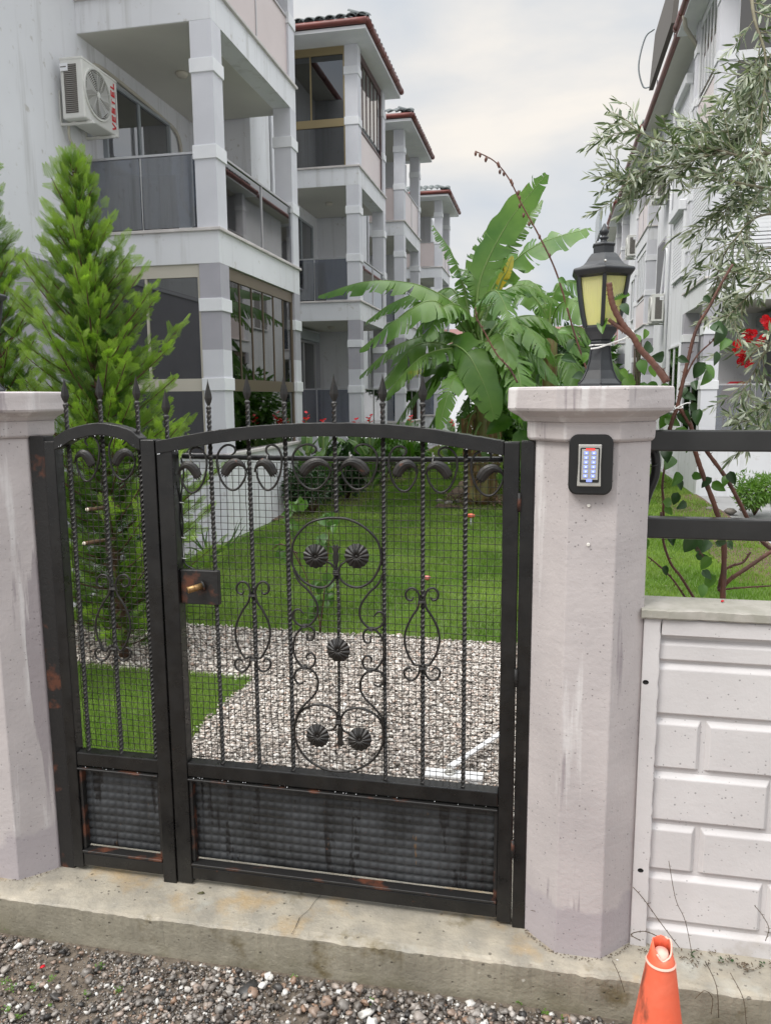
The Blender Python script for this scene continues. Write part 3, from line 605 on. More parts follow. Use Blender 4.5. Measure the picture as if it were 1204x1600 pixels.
def arch(parent, pts, h, mt='black'):
    b = MB(); V = []; Fc = []; P = bez([(x, 0, z) for x, z in pts], 10)
    for i, p in enumerate(P):
        tv = P[min(i+1, len(P)-1)]-P[max(0, i-1)]; tv /= np.linalg.norm(tv); nx, nz = -tv[2], tv[0]
        if i in (0, len(P)-1): nx, nz = 0, 1
        j = rnd.uniform(-.0006, .0006)
        for (y, s) in ((2.0255, .0), (2.0255, -h), (2.0685, -h), (2.0685, .0)): V.append((p[0]+nx*(s+j), y, p[2]+nz*(s+j)))
    for i in range(len(P)-1):
        for k in range(4): A, B = i*4+k, i*4+(k+1) % 4; Fc.append((A, A+4, B+4, B))
    Fc += [(0, 1, 2, 3), tuple(range(len(V)-1, len(V)-5, -1))]
    o = b.add(V, Fc).build('arch', mt, parent, .003, seg=2); drops([(p[0], 2.034, p[2]-h) for p in P[2:-2]], int(len(P)*.9), parent); return P
def mesh_wires(parent, x0, x1, z0, z1, Y=2.073, s=.0198):
    b = MB(); r = .00105
    nx = int(round((x1-x0)/s)); nz_ = int(round((z1-z0)/s))
    for i in range(nx+1):
        x = x0+(x1-x0)*i/nx; P = [(x+.0022*vnoise(x*9, z*5, 1.2, 3)+rnd.uniform(-.0005, .0005), Y+(.0008 if (i+int(k)) % 2 else -.0008)+.003*vnoise(x*4, z*3, 1, 8), z) for k, z in enumerate(np.linspace(z0, z1, 26))]; b.tube(P, r, 4, cap=False)
    for j in range(nz_+1):
        z = z0+(z1-z0)*j/nz_; P = [(x, Y+.0015+.003*vnoise(x*4, z*3, 1, 8), z+.0022*vnoise(x*5, z*9, 1.2, 6)+rnd.uniform(-.0004, .0004)) for x in np.linspace(x0, x1, 24)]; b.tube(P, r, 4, cap=False)
    tag(b.build('wire_mesh', 'wire', parent), kind='stuff')
def sheet_dimpled(parent, x0, x1, z0, z1, Y):
    pit = .0265; res = 7; nx = int((x1-x0)/pit*res); nz_ = int((z1-z0)/pit*res); V = []; Fc = []
    for j in range(nz_+1):
        for i in range(nx+1):
            x = x0+(x1-x0)*i/nx; z = z0+(z1-z0)*j/nz_; u = (x-x0)/pit; v = (z-z0)/pit
            hgt = abs(math.sin(math.pi*u))**.3*abs(math.sin(math.pi*v))**.8; V.append((x, Y-.006*hgt+.0025*vnoise(x*8, z*8, 1, 4), z))
    for j in range(nz_):
        for i in range(nx): A = j*(nx+1)+i; Fc.append((A, A+1, A+nx+2, A+nx+1))
    return MB().add(V, Fc, True).build('dimpled_sheet', 'sheet', parent)
def lower_panel(parent, x0, x1):
    MB().box(x0, x1, 2.030, 2.070, .360, .404).build('middle_rail', 'black', parent, .003, seg=2)
    MB().box(x0, x1, 2.030, 2.070, .020, .062).build('bottom_rail', 'black', parent, .003, seg=2)
    sheet_dimpled(parent, x0+.002, x1-.002, .078, .345, 2.061)
    MB().box(x0+.001, x1-.001, 2.024, 2.058, .349, .3545).build('inner_strip', 'rustbar', parent, .0012)
    MB().box(x0+.001, x1-.001, 2.024, 2.058, .0665, .0745).build('inner_strip', 'rustbar', parent, .0012)
    MB().box(x0, x0+.010, 2.035, 2.060, .0755, .3485).build('inner_strip', 'rustbar', parent, .0012)
    MB().box(x1-.010, x1, 2.035, 2.060, .0755, .3485).build('inner_strip', 'rustbar', parent, .0012)
    MB().box(x0+.0105, x1-.0105, 2.064, 2.068, .0755, .3485).build('back_plate', 'black', parent)
    drops([(x0+.02, 2.04, .360), (x1-.02, 2.04, .360)], int((x1-x0)*45), parent)
def scroll(name, pts, parent, Y=2.044, r=.0032, n=8, flat=1.25):
    P = [g(x, y, Y) for x, y in pts]; C = bez(P, n)
    rs = [r*(.55+.45*min(1, i/8, (len(C)-1-i)/8)) for i in range(len(C))]
    return MB().tube(C, rs, 7).build(name, 'black_bar', parent)
def acanthus(parent, pts, w, Y=2.040):
    C = [np.array(g(x, y, Y)) for x, y in pts]; C = bez(C, 6); n = len(C); NW = 12; V = []; Fc = []
    for i, p in enumerate(C):
        tv = C[min(i+1, n-1)]-C[max(0, i-1)]; tv /= np.linalg.norm(tv); nx, nz_ = -tv[2], tv[0]; f_ = i/(n-1)
        ww = w*(.16+1.0*math.sin(min(1, f_*1.15)*math.pi/2)**1.5)*(1-.15*max(0, f_-.8)*5)
        for k in range(NW+1):
            q = k/NW-.5; rip = .0028*abs(math.cos(q*math.pi*4.0)); ext = 0
            if i == n-1: ext = .016*abs(math.cos(q*math.pi*4))*(1-abs(q))-.006
            V.append((p[0]+nx*q*ww+tv[0]*ext, Y-.004-.007*math.sin(f_*2.6)*(1-(2*q)**2)-rip, p[2]+nz_*q*ww+tv[2]*ext))
    for i in range(n-1):
        for k in range(NW): A = i*(NW+1)+k; Fc.append((A, A+1, A+NW+2, A+NW+1))
    o = MB().add(V, Fc, True).build('iron_leaf', 'black_bar', parent); q = o.modifiers.new('thickness', 'SOLIDIFY'); q.thickness = .0015; return o
def rosette_mesh():
    R = .0335; V = []; Fc = []; nr, na = 9, 112
    for i in range(nr+1):
        r = i/nr
        for k in range(na):
            a = 2*math.pi*k/na+.25*r; rip = abs(math.sin(7*a)); rad_ = R*r*(1+(.06*rip if i >= nr-1 else 0)*(1 if i == nr else .6)); dome = .014*math.cos(r*1.45)-(.010*math.exp(-(r/.18)**2))
            V.append((rad_*math.cos(a), -(dome+.0042*rip*min(1, r*2)), rad_*math.sin(a)))
    for i in range(nr):
        for k in range(na): A, B = i*na+k, i*na+(k+1) % na; Fc.append((A, B, B+na, A+na))
    b = MB().add(V, Fc, True); b.lathe([(.0055, 0), (.005, .003), (.002, .005)], (0, 0, 0), 10); nb = 3*10
    b.v[-nb:] = [(x, -z-.006, y) for x, y, z in b.v[-nb:]]
    me = mesh_from('rosette', b.v, b.f, True); me.materials.append(m['black_bar']); return me
ROS = rosette_mesh()
def rosette(parent, px, py, rz):
    o = obj('rosette', ROS, None, parent); p = g(px, py, 2.036); o.location = p; o.rotation_euler = (rnd.uniform(-.12, .12), rz, rnd.uniform(-.12, .12)); return o
def tulip(parent, px, py, up):
    c = g(px, py, 2.042); s = 1 if up else -1; w = .012
    pr = [(-.003, 0), (-.0075, .012), (-.0085, .024), (-.006, .034), (-.012, .050), (-.007, .047), (-.004, .054), (0, .047), (.004, .054), (.007, .047), (.012, .050), (.006, .034), (.0085, .024), (.0075, .012), (.003, 0)]
    poly = [(c[0]+x, c[2]+s*z*1.15) for x, z in pr]
    if not up: poly = poly[::-1]
    return MB().prism(poly, 2.036, 2.047).build('tulip', 'black_bar', parent, .002)
def collar(parent, px, py, w=.018, h=.010, Y=2.043):
    c = g(px, py, Y); b = MB()
    for i in (-1, 0, 1): b.box(c[0]-w/2, c[0]+w/2, Y-.0075, Y+.0075, c[2]+i*h*.36-h*.16, c[2]+i*h*.36+h*.16)
    return b.build('collar', 'black_bar', parent, .0012)
def lyre(parent, bx, y0, y1, hw):
    for s in (-1, 1):
        j = bx
        pts = [(j+s*15, y0+20), (j+s*10, y0+24), (j+s*8, y0+14), (j+s*14, y0+6), (j+s*22, y0+9), (j+s*24, y0+19), (j+s*17, y0+29) if 0 else (j+s*24, y0+20)]
        top = [(bx+s*13, y0+15), (bx+s*17, y0+20), (bx+s*24, y0+17), (bx+s*25, y0+8), (bx+s*18, y0+1), (bx+s*9, y0+4), (bx+s*4, y0+16), (bx+s*7, y0+32), (bx+s*16, y0+46), (bx+s*25, y0+66), (bx+s*27, y0+85), (bx+s*22, y0+104), (bx+s*12, y0+120), (bx+s*4, y1-26), (bx+s*6, y1-12), (bx+s*15, y1-3), (bx+s*25, y1-7), (bx+s*28, y1-17), (bx+s*21, y1-23), (bx+s*15, y1-17)]
        k = (y1-y0)/160
        scroll('lyre_scroll', top, parent, 2.040, .0034)
    collar(parent, bx, y0+22, .022, .006, 2.044); collar(parent, bx+2, y1-22, .022, .006, 2.044)
# ---- narrow fixed panel on the left
t = thing('gate_side_panel', (-1.29, YG, 0), 'narrow arched black wrought iron side panel, left of the gate leaf', 'gate panel')
MB().box(-1.509, -1.458, 2.035, 2.085, -.005, 1.392).build('hinge_post', 'rustbar', t, .003, seg=2)
MB().box(-1.456, -1.420, 2.028, 2.070, .012, 1.378).build('frame_post', 'black', t, .003, seg=2)
MB().box(-1.142, -1.098, 2.026, 2.072, -.006, 1.384).build('latch_post', 'black', t, .003, seg=2)
arch(t, [(-1.4195, 1.388), (-1.367, 1.415), (-1.272, 1.432), (-1.181, 1.415), (-1.1425, 1.388)], .036)
for x, zt in ((-1.388, 1.482), (-1.276, 1.492), (-1.158, 1.487)): twisted(x, .404, zt, t)
lower_panel(t, -1.4195, -1.1425)
mesh_wires(t, -1.415, -1.147, .408, 1.352)
def bay(parent, xb, xf, yt, flip, leafw=.026):
    """scroll hanging beside a bar: xb = bar side, xf = far side (px), yt = top (px)"""
    w = xf-xb; sc_ = 1.0
    f = lambda u, v: (xb+u*w, yt+v)
    scroll('c_scroll', [f(.50, 14), f(.60, 9), f(.58, 2), f(.40, -2), f(.20, 3), f(.07, 16), f(.08, 34), f(.20, 54), f(.42, 67), f(.66, 67), f(.88, 52), f(.97, 34)], parent, 2.041, .0033)
    acanthus(parent, [f(.98, 40), f(.88, 30), f(.68, 25), f(.46, 31), f(.30, 44)], leafw)
bay(t, 158, 118, 683, 0); bay(t, 168, 214, 681, 0)
lyre(t, 177, 897, 1035, 25)
MB().box(-1.128, -1.112, 2.04, 2.06, -.03, -.006).build('foot_bolt', 'rustbar', t)
# ---- gate leaf
t = thing('gate_leaf', (-.57, YG, 0), 'wide arched black wrought iron gate leaf with scrolls, rosettes and wire mesh', 'gate')
MB().box(-1.094, -1.045, 2.028, 2.072, .005, 1.372).build('lock_post', 'black', t, .003, seg=2)
MB().box(-.108, -.067, 2.028, 2.072, .010, 1.382).build('frame_post', 'black', t, .003, seg=2)
arch(t, [(-1.0935, 1.380), (-1.06, 1.386), (-.913, 1.411), (-.74, 1.427), (-.565, 1.432), (-.395, 1.426), (-.256, 1.409), (-.14, 1.390), (-.1085, 1.384)], .037)
BX = [(-.937, 1.472), (-.8205, 1.487), (-.7125, 1.482), (-.434, 1.480), (-.325, 1.478)]
twisted(-1.068, 1.385, 1.447, t)
for x, zt in BX: twisted(x, .404, zt, t)
twisted(-.209, .404, 1.372, t, False)
twisted(-.5695, 1.182, 1.482, t)
lower_panel(t, -1.0445, -.1085)
mesh_wires(t, -1.042, -.111, .408, 1.318)
for (xb, xf, yt) in ((326, 279, 701), (336, 388, 697), (443, 398, 697), (453, 520, 696), (593, 530, 696), (604, 654, 699), (717, 664, 701), (732, 789, 706)): bay(t, xb, xf, yt, 0)
lyre(t, 395, 908, 1052, 28); lyre(t, 659, 918, 1066, 28)
# centre ornament (crop coordinates converted to the gate plane)
def q(pts): return [(440+x/3.556, 780+y/3.556) for x, y in pts]
scroll('circle_scroll', q([(245, 345), (275, 360), (297, 395), (292, 440), (250, 485), (190, 488), (120, 455), (65, 380), (55, 300), (75, 215), (150, 135), (235, 108), (302, 104), (370, 112), (450, 150), (520, 215), (550, 290), (545, 370), (500, 450), (440, 487), (385, 485), (335, 455), (315, 410), (330, 365), (360, 345)]), t, 2.044, .0036)
scroll('circle_scroll', q([(262, 1288), (290, 1275), (310, 1235), (300, 1185), (250, 1150), (190, 1142), (125, 1165), (85, 1215), (72, 1290), (90, 1370), (150, 1450), (240, 1500), (325, 1512), (420, 1500), (505, 1450), (555, 1375), (565, 1295), (545, 1225), (490, 1180), (420, 1160), (360, 1175), (328, 1220), (335, 1275), (375, 1305)]), t, 2.044, .0036)
MB().tube(bez([g(440+x/3.556, 780+y/3.556, 2.046) for x, y in ((303, 300), (303, 400), (310, 460), (316, 600), (316, 780), (318, 900), (318, 1060), (318, 1220), (322, 1310))], 26), [.0042+.0016*(i % 2) for i in range(26*8+1)], 4, smooth=False, twist=.25).build('centre_stem', 'black_bar', t)
for (x, y, rz) in ((190, 314, 0), (418, 314, .2), (317, 835, .4), (203, 1310, .1), (434, 1330, .3)): rosette(t, 440+x/3.556, 780+y/3.556, rz)
tulip(t, 440+302/3.556, 780+370/3.556, True); tulip(t, 440+324/3.556, 780+1262/3.556, False)
collar(t, 440+302/3.556, 780+408/3.556, .017, .014); collar(t, 440+316/3.556, 780+1235/3.556, .017, .012)
SL1 = q([(125, 640), (95, 612), (66, 625), (66, 665), (100, 700), (150, 700), (195, 650), (195, 580), (150, 510), (95, 455), (60, 380)])
SL2 = q([(140, 745), (145, 780), (172, 778), (182, 740), (160, 708), (115, 712), (72, 770), (68, 850), (95, 910), (135, 938), (175, 925), (186, 885), (165, 855), (138, 870), (145, 895)])
SL3 = q([(132, 1010), (95, 1025), (70, 990), (85, 950), (130, 935), (180, 960), (203, 1015), (185, 1080), (120, 1150), (85, 1200), (75, 1260)])
MR = lambda pts: [(2*529.3-x+((y-1000)*.012), y+4) for x, y in pts]
for P_ in (SL1, SL2, SL3): scroll('s_scroll', P_, t, 2.040, .0034); scroll('s_scroll', MR(P_), t, 2.040, .0034)
for (x, y) in ((128, 704), (130, 935), (497, 722), (492, 950)): collar(t, 440+x/3.556, 780+y/3.556, .014, .010, 2.040)
# lock box with brass cylinder
a, c = g(284, 890, 2.036), g(341, 947, 2.036)
b = MB().box(-1.044, c[0], 2.042, 2.062, c[2], a[2]-.002); b.build('lock_box', 'rustbar', t, .002)
p0 = Vector(g(318, 915, 2.042)); ax_ = (Vector((-.62, -.72, -.12))).normalized()
b = MB(); b.tube([p0+ax_*.002, p0+ax_*.006], .0165, 20); b.build('lock_rose', 'rustbar', t)
b = MB(); b.tube([p0, p0+ax_*.048], .0098, 20); b.tube([p0+ax_*.030, p0+ax_*.032, p0+ax_*.034], [.0098, .0105, .0098], 20); b.tube([p0+ax_*.048, p0+ax_*.050], [.0105, .0095], 20); o = b.build('lock_cylinder', 'brass', t)
b = MB(); pe = p0+ax_*.0505; b.box(pe.x-.0012, pe.x+.0012, pe.y-.0006, pe.y+.0006, pe.z-.005, pe.z+.005); o2 = b.build('key_slot', 'dark', None); o2.parent = o
# electric cable feeding the lock, tied
P = bez([g(x, y, 2.066) for x, y in ((283, 715), (287, 740), (283, 780), (286, 820), (284, 855), (289, 880), (304, 890))], 8); tag(MB().tube(P, .0028, 6).build('lock_cable', 'hose', t))
for (x, y) in ((283, 785), (286, 840), (287, 872)): p = g(x, y, 2.063); MB().tube([(p[0]-.007, p[1], p[2]+.001), (p[0], p[1]-.004, p[2]), (p[0]+.009, p[1], p[2]-.001)], .0014, 5).build('cable_tie', 'tie', t)
# black conduit across the top behind the mesh, with white ties
P = [(x, 2.084, 1.333-.004*math.sin((x+1.04)*3.2)) for x in np.linspace(-1.04, -.112, 80)]
MB().tube(P, [.0072+.0007*(i % 2) for i in range(80)], 10).build('conduit', 'hose', t)
drops([(p[0], 2.088, p[2]-.007) for p in P], 50, t)
for x in (-1.012, -.776, -.533, -.301): MB().tube([(x+.0015*math.sin(a_), 2.083+.0098*math.cos(a_), 1.330+.0105*math.sin(a_)) for a_ in np.linspace(0, 6.28, 16)], .0019, 5).tube([(x, 2.072, 1.335), (x+.001, 2.066, 1.350)], .0018, 5).build('cable_tie', 'tie', t)
# hinge post fixed to the right pillar
t = thing('gate_post', (-.046, YG, 0), 'rusting black steel hinge post between the gate leaf and the right pillar', 'post')
MB().box(-.064, -.028, 2.026, 2.078, -.004, 1.385).build('post', 'black', t, .003, seg=2)
for z in (1.20, .72, .22): MB().tube([(-.0655, 2.022, z), (-.0655, 2.022, z+.05)], .005, 10).build('hinge_barrel', 'rustbar', t)
# gate closer on the ground
t = thing('gate_closer', (-.33, 2.88, 0), 'white painted floor plate with a swing arm behind the gate', 'gate closer')
MB().box(-.445, -.215, 2.845, 2.905, -.01, .014).build('plate', 'galv', t, .003)
b = MB(); c = Vector((-.345, 2.872, 0)); b.lathe([(.022, .0145), (.022, .020), (.014, .022), (.014, .034), (.009, .036)], c, 16); b.build('pivot', 'silver', t, .001)
A, B = Vector((-.345, 2.872, .036)), Vector((-.155, 3.235, .040)); d = (B-A).normalized(); s = Vector((-d.y, d.x, 0))*.011
b = MB(); up = Vector((0, 0, .008)); k = A+(B-A)*.25; V = [A-s*1.4, A+s*1.4, k+s, k-s, B+s, B-s]; V = V+[v+up for v in V]; b.add(V, [(0, 1, 2, 3)[::-1], (3, 2, 4, 5)[::-1], (6, 7, 8, 9), (9, 8, 10, 11), (0, 6, 9, 3)[::-1], (3, 9, 11, 5)[::-1], (1, 2, 8, 7)[::-1], (2, 4, 10, 8)[::-1], (0, 1, 7, 6)[::-1], (5, 11, 10, 4)[::-1]]); b.build('swing_arm', 'galv', t)
# ------------------------------------------------------------------ apartment rows
FL = [.92, 3.22, 5.50]; TP = [2.87, 5.17, 7.45]
def row_x(side): return (lambda u: -3.30-u) if side < 0 else (lambda u: 2.25+u)
def tile_mesh():
    V = []; Fc = []; n = 8; L_ = .34; w = .088
    for j, (y, zz) in enumerate(((0, .0), (L_, .0))):
        for lay in (0, .014):
            for i in range(n+1):
                a = math.pi*i/n; V.append((-math.cos(a)*w, y, zz+math.sin(a)*.062-lay))
    for i in range(n): Fc += [(i, i+1, i+1+2*(n+1), i+2*(n+1)), (i, i+n+1, i+n+2, i+1)]
    me = mesh_from('roof_tile', V, [f_ for f_ in Fc], True); me.materials.append(m['tile']); return me
TILE = tile_mesh()
def ac_unit(loc, face, label, text=False, L_=.62, H_=.55, D_=.24, coil_end=-1):
    """face = +1 the fan looks to +X, -1 to -X; loc = wall point at the unit's bottom centre"""
    x0, y0, z0 = loc; t = thing('air_conditioner', loc, label, 'air conditioner', 'outdoor units of the air conditioners')
    X = lambda d: x0+face*d
    b = MB().box(X(.08), X(.08+D_), y0-L_/2, y0+L_/2, z0, z0+H_); b.build('casing', 'ac', t, .012, seg=2)
    b = MB().box(X(.078), X(.084+D_), y0-L_/2-.003, y0+L_/2+.003, z0+H_-.022, z0+H_+.006); b.build('lid', 'ac', t, .006)
    fc = (X(.081+D_), y0-.07, z0+H_*.52); R = H_*.40
    def ringed(r0_, r1_, d0, d1, n=32):
        V = []; Fc = []
        for k in range(n):
            a = 2*math.pi*k/n
            for r, d in ((r0_, d0), (r1_, d0), (r1_, d1), (r0_, d1)): V.append((fc[0]+face*d, fc[1]+r*math.cos(a), fc[2]+r*math.sin(a)))
        for k in range(n):
            for j in range(4): A = k*4+j; B = k*4+(j+1) % 4; C_ = ((k+1) % n)*4+(j+1) % 4; D = ((k+1) % n)*4+j; Fc.append((A, B, C_, D) if face > 0 else (D, C_, B, A))
        return V, Fc
    b = MB(); n = 28; b.add([(fc[0]+face*.001, fc[1]+R*math.cos(2*math.pi*k/n), fc[2]+R*math.sin(2*math.pi*k/n)) for k in range(n)], [tuple(range(n)) if face > 0 else tuple(range(n-1, -1, -1))]); b.build('fan_opening', 'ac_dark', t)
    b = MB()
    for k in range(5):
        V = []
        for r in (.05, .5, .95):
            for da in (-.25-.15*r, .25+.2*r): a = 2*math.pi*k/5+da+.35*r; V.append((fc[0]+face*(.003+.004*(da > 0)), fc[1]+R*r*math.cos(a), fc[2]+R*r*math.sin(a)))
        b.add(V, [(0, 1, 3, 2), (2, 3, 5, 4)])
    b.build('fan', 'chrome', t)
    b = MB()
    for r in np.linspace(.15, 1.0, 11): V, Fc = ringed(R*r-.0018, R*r+.0018, .010, .014); b.add(V, Fc)
    V, Fc = ringed(R*.98, R*1.08, .0, .014); b.add(V, Fc)
    for k in range(10): a = 2*math.pi*k/10; b.tube([(fc[0]+face*.014, fc[1]+R*.12*math.cos(a), fc[2]+R*.12*math.sin(a)), (fc[0]+face*.014, fc[1]+R*math.cos(a+.35), fc[2]+R*math.sin(a+.35))], .0022, 4)
    b.add([(fc[0]+face*.016, fc[1]+R*.13*math.cos(2*math.pi*k/12), fc[2]+R*.13*math.sin(2*math.pi*k/12)) for k in range(12)], [tuple(range(12)) if face > 0 else tuple(range(11, -1, -1))])
    b.build('fan_guard', 'ac', t)
    ye = y0+coil_end*(L_/2+.001); b = MB().box(X(.12), X(D_+.015), ye, ye+coil_end*.003, z0+.05, z0+H_-.06); co = b.build('coil_grille', 'ac_dark', t)
    b = MB()
    for z in np.arange(z0+.06, z0+H_-.06, .018): b.box(X(.12), X(D_+.015), ye+coil_end*.0035, ye+coil_end*.008, z, z+.003)
    tag(b.build('grille_wires', 'silver', co), kind='stuff')
    b = MB().box(X(.09), X(.17), ye+coil_end*.004, ye+coil_end*.012, z0+H_-.12, z0+H_-.05); b.build('energy_label', 'white_frame', t)
    MB().box(X(.095), X(.155), ye+coil_end*.0122, ye+coil_end*.0126, z0+H_-.088, z0+H_-.078).build('label_print', 'ac_dark', t)
    for dy in (-L_*.36, L_*.33):
        b = MB().box(X(0), X(.012), y0+dy-.014, y0+dy+.014, z0-.03, z0+.30).box(X(.012), X(.36), y0+dy-.014, y0+dy+.014, z0-.032, z0-.008); b.box(X(.12), X(.16), y0+dy-.012, y0+dy+.012, z0-.008, z0).box(X(.28), X(.31), y0+dy-.012, y0+dy+.012, z0-.008, z0); b.build('wall_bracket', 'ac', t, .002)
    if text:
        fx = X(.0822+D_); yc = y0+L_*.345; zc = z0+H_*.5; b = MB(); A_ = .080; Hh = .072; lw = .058; st = .017; d0, d1 = fx, fx+.0015
        def quad(p, q_):      # a stroke between two points of a letter; u runs up the unit, v across it
            p, q_ = Vector((*p, 0)), Vector((*q_, 0)); dd = (q_-p).normalized(); nn = Vector((-dd.y, dd.x, 0))*st/2; P4 = [p-nn, q_-nn, q_+nn, p+nn]
            V = [(d, yc+Hh/2-c.y, c.x) for d in (d0, d1) for c in P4]; b.add(V, [(0, 1, 2, 3), (7, 6, 5, 4), (0, 4, 5, 1), (1, 5, 6, 2), (2, 6, 7, 3), (3, 7, 4, 0)])
        h = Hh; w = lw; s2 = st/2
        G = {'V': [((0, h), (w/2, 0)), ((w/2, 0), (w, h))], 'E': [((s2, 0), (s2, h)), ((st, s2), (w, s2)), ((st, h/2), (w*.9, h/2)), ((st, h-s2), (w, h-s2))],
             'S': [((0, s2), (w, s2)), ((w-s2, st), (w-s2, h/2-s2)), ((0, h/2), (w, h/2)), ((s2, h/2+s2), (s2, h-st)), ((0, h-s2), (w, h-s2))], 'T': [((0, h-s2), (w, h-s2)), ((w/2, 0), (w/2, h-st))], 'L': [((s2, 0), (s2, h)), ((st, s2), (w, s2))]}
        for i, ch in enumerate('VESTEL'):
            u0_ = zc-.5*6*A_+i*A_+.01
            for (p, q_) in G[ch]: quad((p[0]+u0_, p[1]), (q_[0]+u0_, q_[1]))
        tag(b.build('lettering', 'red_text', t), kind='stuff')
        MB().box(fx-.0005, fx+.0008, yc+.050, yc+.058, zc-.16, zc+.16).build('fine_print_strip', 'grey_frame', t)
    return t
def building(side, name, label, y0, y1, towers, main_u, nearwall=False, eave_u=None):
    X = row_x(side); t = thing('apartment_building', (X(3), (y0+y1)/2, 0), label, 'building')
    def bx(nm, mt, u0, u1, ya, yb, za, zb, par=None, bev=0): return MB().box(X(u0), X(u1), ya, yb, za, zb).build(nm, mt, par or t, bev)
    bx('wall', 'column_dark' if side < 0 else 'column', main_u, 8, y0, y1, -.05, TP[0])
    bx('wall', 'wall', main_u, 8, y0, y1, TP[0]+.0005, 7.45)
    bx('floor_band', 'column', main_u-.012, main_u-.0005, y0, y1, TP[0]-.05, TP[0]-.01) if side < 0 else None
    eu = eave_u if eave_u is not None else main_u-.42
    bx('soffit', 'ceiling', eu, 8, y0, y1-.003, 7.452, 7.50)
    V = [(X(eu), y0, 7.502), (X(eu), y1, 7.502), (X(8), y1, 7.502), (X(8), y0, 7.502), (X(4.2), y0+.01, 8.6), (X(4.2), y1-.01, 8.6)]
    MB().add(V, [(0, 1, 5, 4), (2, 3, 4, 5), (0, 4, 3), (1, 2, 5)]).build('roof', 'tile', t)
    MB().tube([(X(eu-.03), y, 7.53) for y in np.arange(y0, y1-.003, .45)]+[(X(eu-.03), y1-.005, 7.53)], .055, 10).build('gutter', 'gutter', t)
    def window(ya, yb, za, zb, u, mt='grey_frame', cur='curtain', glass='darkglass', n=2, box=False, slat=False):
        s = .035; b = MB(); d0, d1 = u-.0005, u-.05
        b.box(X(d0), X(d1), ya-s, ya, za-s, zb+s).box(X(d0), X(d1), yb, yb+s, za-s, zb+s).box(X(d0), X(d1), ya, yb, zb, zb+s).box(X(d0), X(d1), ya, yb, za-s, za)
        for i in range(1, n): ym = ya+(yb-ya)*i/n; b.box(X(d0), X(d1+.008), ym-s*.6, ym+s*.6, za, zb)
        f_ = b.build('window', mt, t)
        bx('curtain', cur, u-.001, u-.010, ya+.001, yb-.001, za+.001, zb-.001, f_)  # in the room colour this is a dark panel for the shade indoors
        if slat:
            b = MB()
            for z in np.arange(za, zb-.02, .06): b.box(X(u-.012), X(u-.034), ya+.002, yb-.002, z+.006, z+.054)
            tag(b.build('shutter_slats', 'shutter', f_), kind='stuff')
        else:
            for i in range(n): ya_, yb_ = ya+(yb-ya)*i/n, ya+(yb-ya)*(i+1)/n; bx('pane', glass, u-.022, u-.026, ya_+s*.65, yb_-s*.65, za+.003, zb-.003, f_)
        if box: bx('shutter_box', 'grey_frame' if box == 2 else 'band', u-.001, u-.14, ya-.06, yb+.06, zb+s+.001, zb+.22, f_, .015)
        return f_
    t['_w'] = 1; del t['_w']
    for (yf, yb, cfg) in towers:
        cw = .23
        bx('plinth_wall', 'wall', 0, main_u-.0005, yf, yb, -.05, .88)
        bx('sill', 'sill', -.03, main_u-.0006, yf-.03, yb+.02, .881, .918, bev=.004)
        for fi, kind in enumerate(cfg):
            F_, T_ = FL[fi], TP[fi]
            # columns, each with two collars
            for (ya, yb_) in ((yf, yf+cw), (yb-cw, yb)):
                if fi == 0:
                    c = bx('column', 'column', 0, cw, ya, yb_, F_, 2.0); bx('column_top', 'column_dark', .0, cw, ya, yb_, 2.0005, T_-.002, c)
                else: c = bx('column', 'column', 0, cw, ya, yb_, F_, T_-.002)
                for zc in (F_+.66, F_+1.47): bx('collar', 'band', -.016, cw+.014, ya-.016, yb_+.014, zc, zc+.13, c, .003)
            if fi < 2:
                bx('slab', 'wall', 0, main_u-.0005, yf, yb, T_, FL[fi+1]-.035)
                bx('sill', 'sill', -.03, main_u-.0006, yf-.03, yb+.02, FL[fi+1]-.034, FL[fi+1]-.001, bev=.004)
            bx('ceiling', 'ceiling', .235, main_u-.001, yf+.01, yb-.01, T_-.006, T_-.001)
            # railings / glazing between the columns
            a, c_ = yf+cw, yb-cw; zr = F_+.72
            if kind in ('glass', 'panel', 'bars'):
                rl = MB().box(X(.01), X(.05), a+.001, c_-.001, zr, zr+.022).box(X(cw+.001), X(main_u-.001), yf+.012, yf+.05, zr, zr+.022).box(X(.015), X(.045), (a+c_)/2-.012, (a+c_)/2+.012, F_, zr).box(X((cw+main_u)/2-.005), X((cw+main_u)/2+.005), yf+.026, yf+.038, F_, zr).build('railing', 'chrome', t)
                gm = 'smoke' if kind == 'glass' else 'panel'
                bx('railing_panel', gm, .026, .034, a+.004, (a+c_)/2-.014, F_+.02, zr-.001, rl); bx('railing_panel', gm, .026, .034, (a+c_)/2+.014, c_-.004, F_+.02, zr-.001, rl)
                bx('railing_panel', gm, cw+.004, (cw+main_u)/2-.014, yf+.028, yf+.036, F_+.02, zr-.001, rl); bx('railing_panel', gm, (cw+main_u)/2+.014, main_u-.01, yf+.028, yf+.036, F_+.02, zr-.001, rl)
                window(yf+.42, yf+1.85, F_+.04, F_+1.66, main_u, 'grey_frame' if fi != 0 else 'chrome', 'curtain' if fi else 'room', 'clear' if fi else 'darkglass', 2, box=(2 if fi == 0 else False))
            elif kind.startswith('closed') or kind == 'shutter':
                mt = {'closed': 'bronze', 'closed_gold': 'gold', 'closed_white': 'white_frame', 'shutter': 'shutter'}[kind]; mid0, mid1 = F_+.655, F_+.785
                fr_ = MB().box(X(cw+.001), X(main_u-.001), yf+.02, yf+.07, T_-.13, T_-.007).box(X(cw+.001), X(main_u-.001), yf+.02, yf+.07, mid0, mid1).box(X(cw+.001), X(cw+.03), yf+.02, yf+.07, F_, mid0).box(X(main_u-.04), X(main_u-.001), yf+.02, yf+.07, F_, T_-.13)
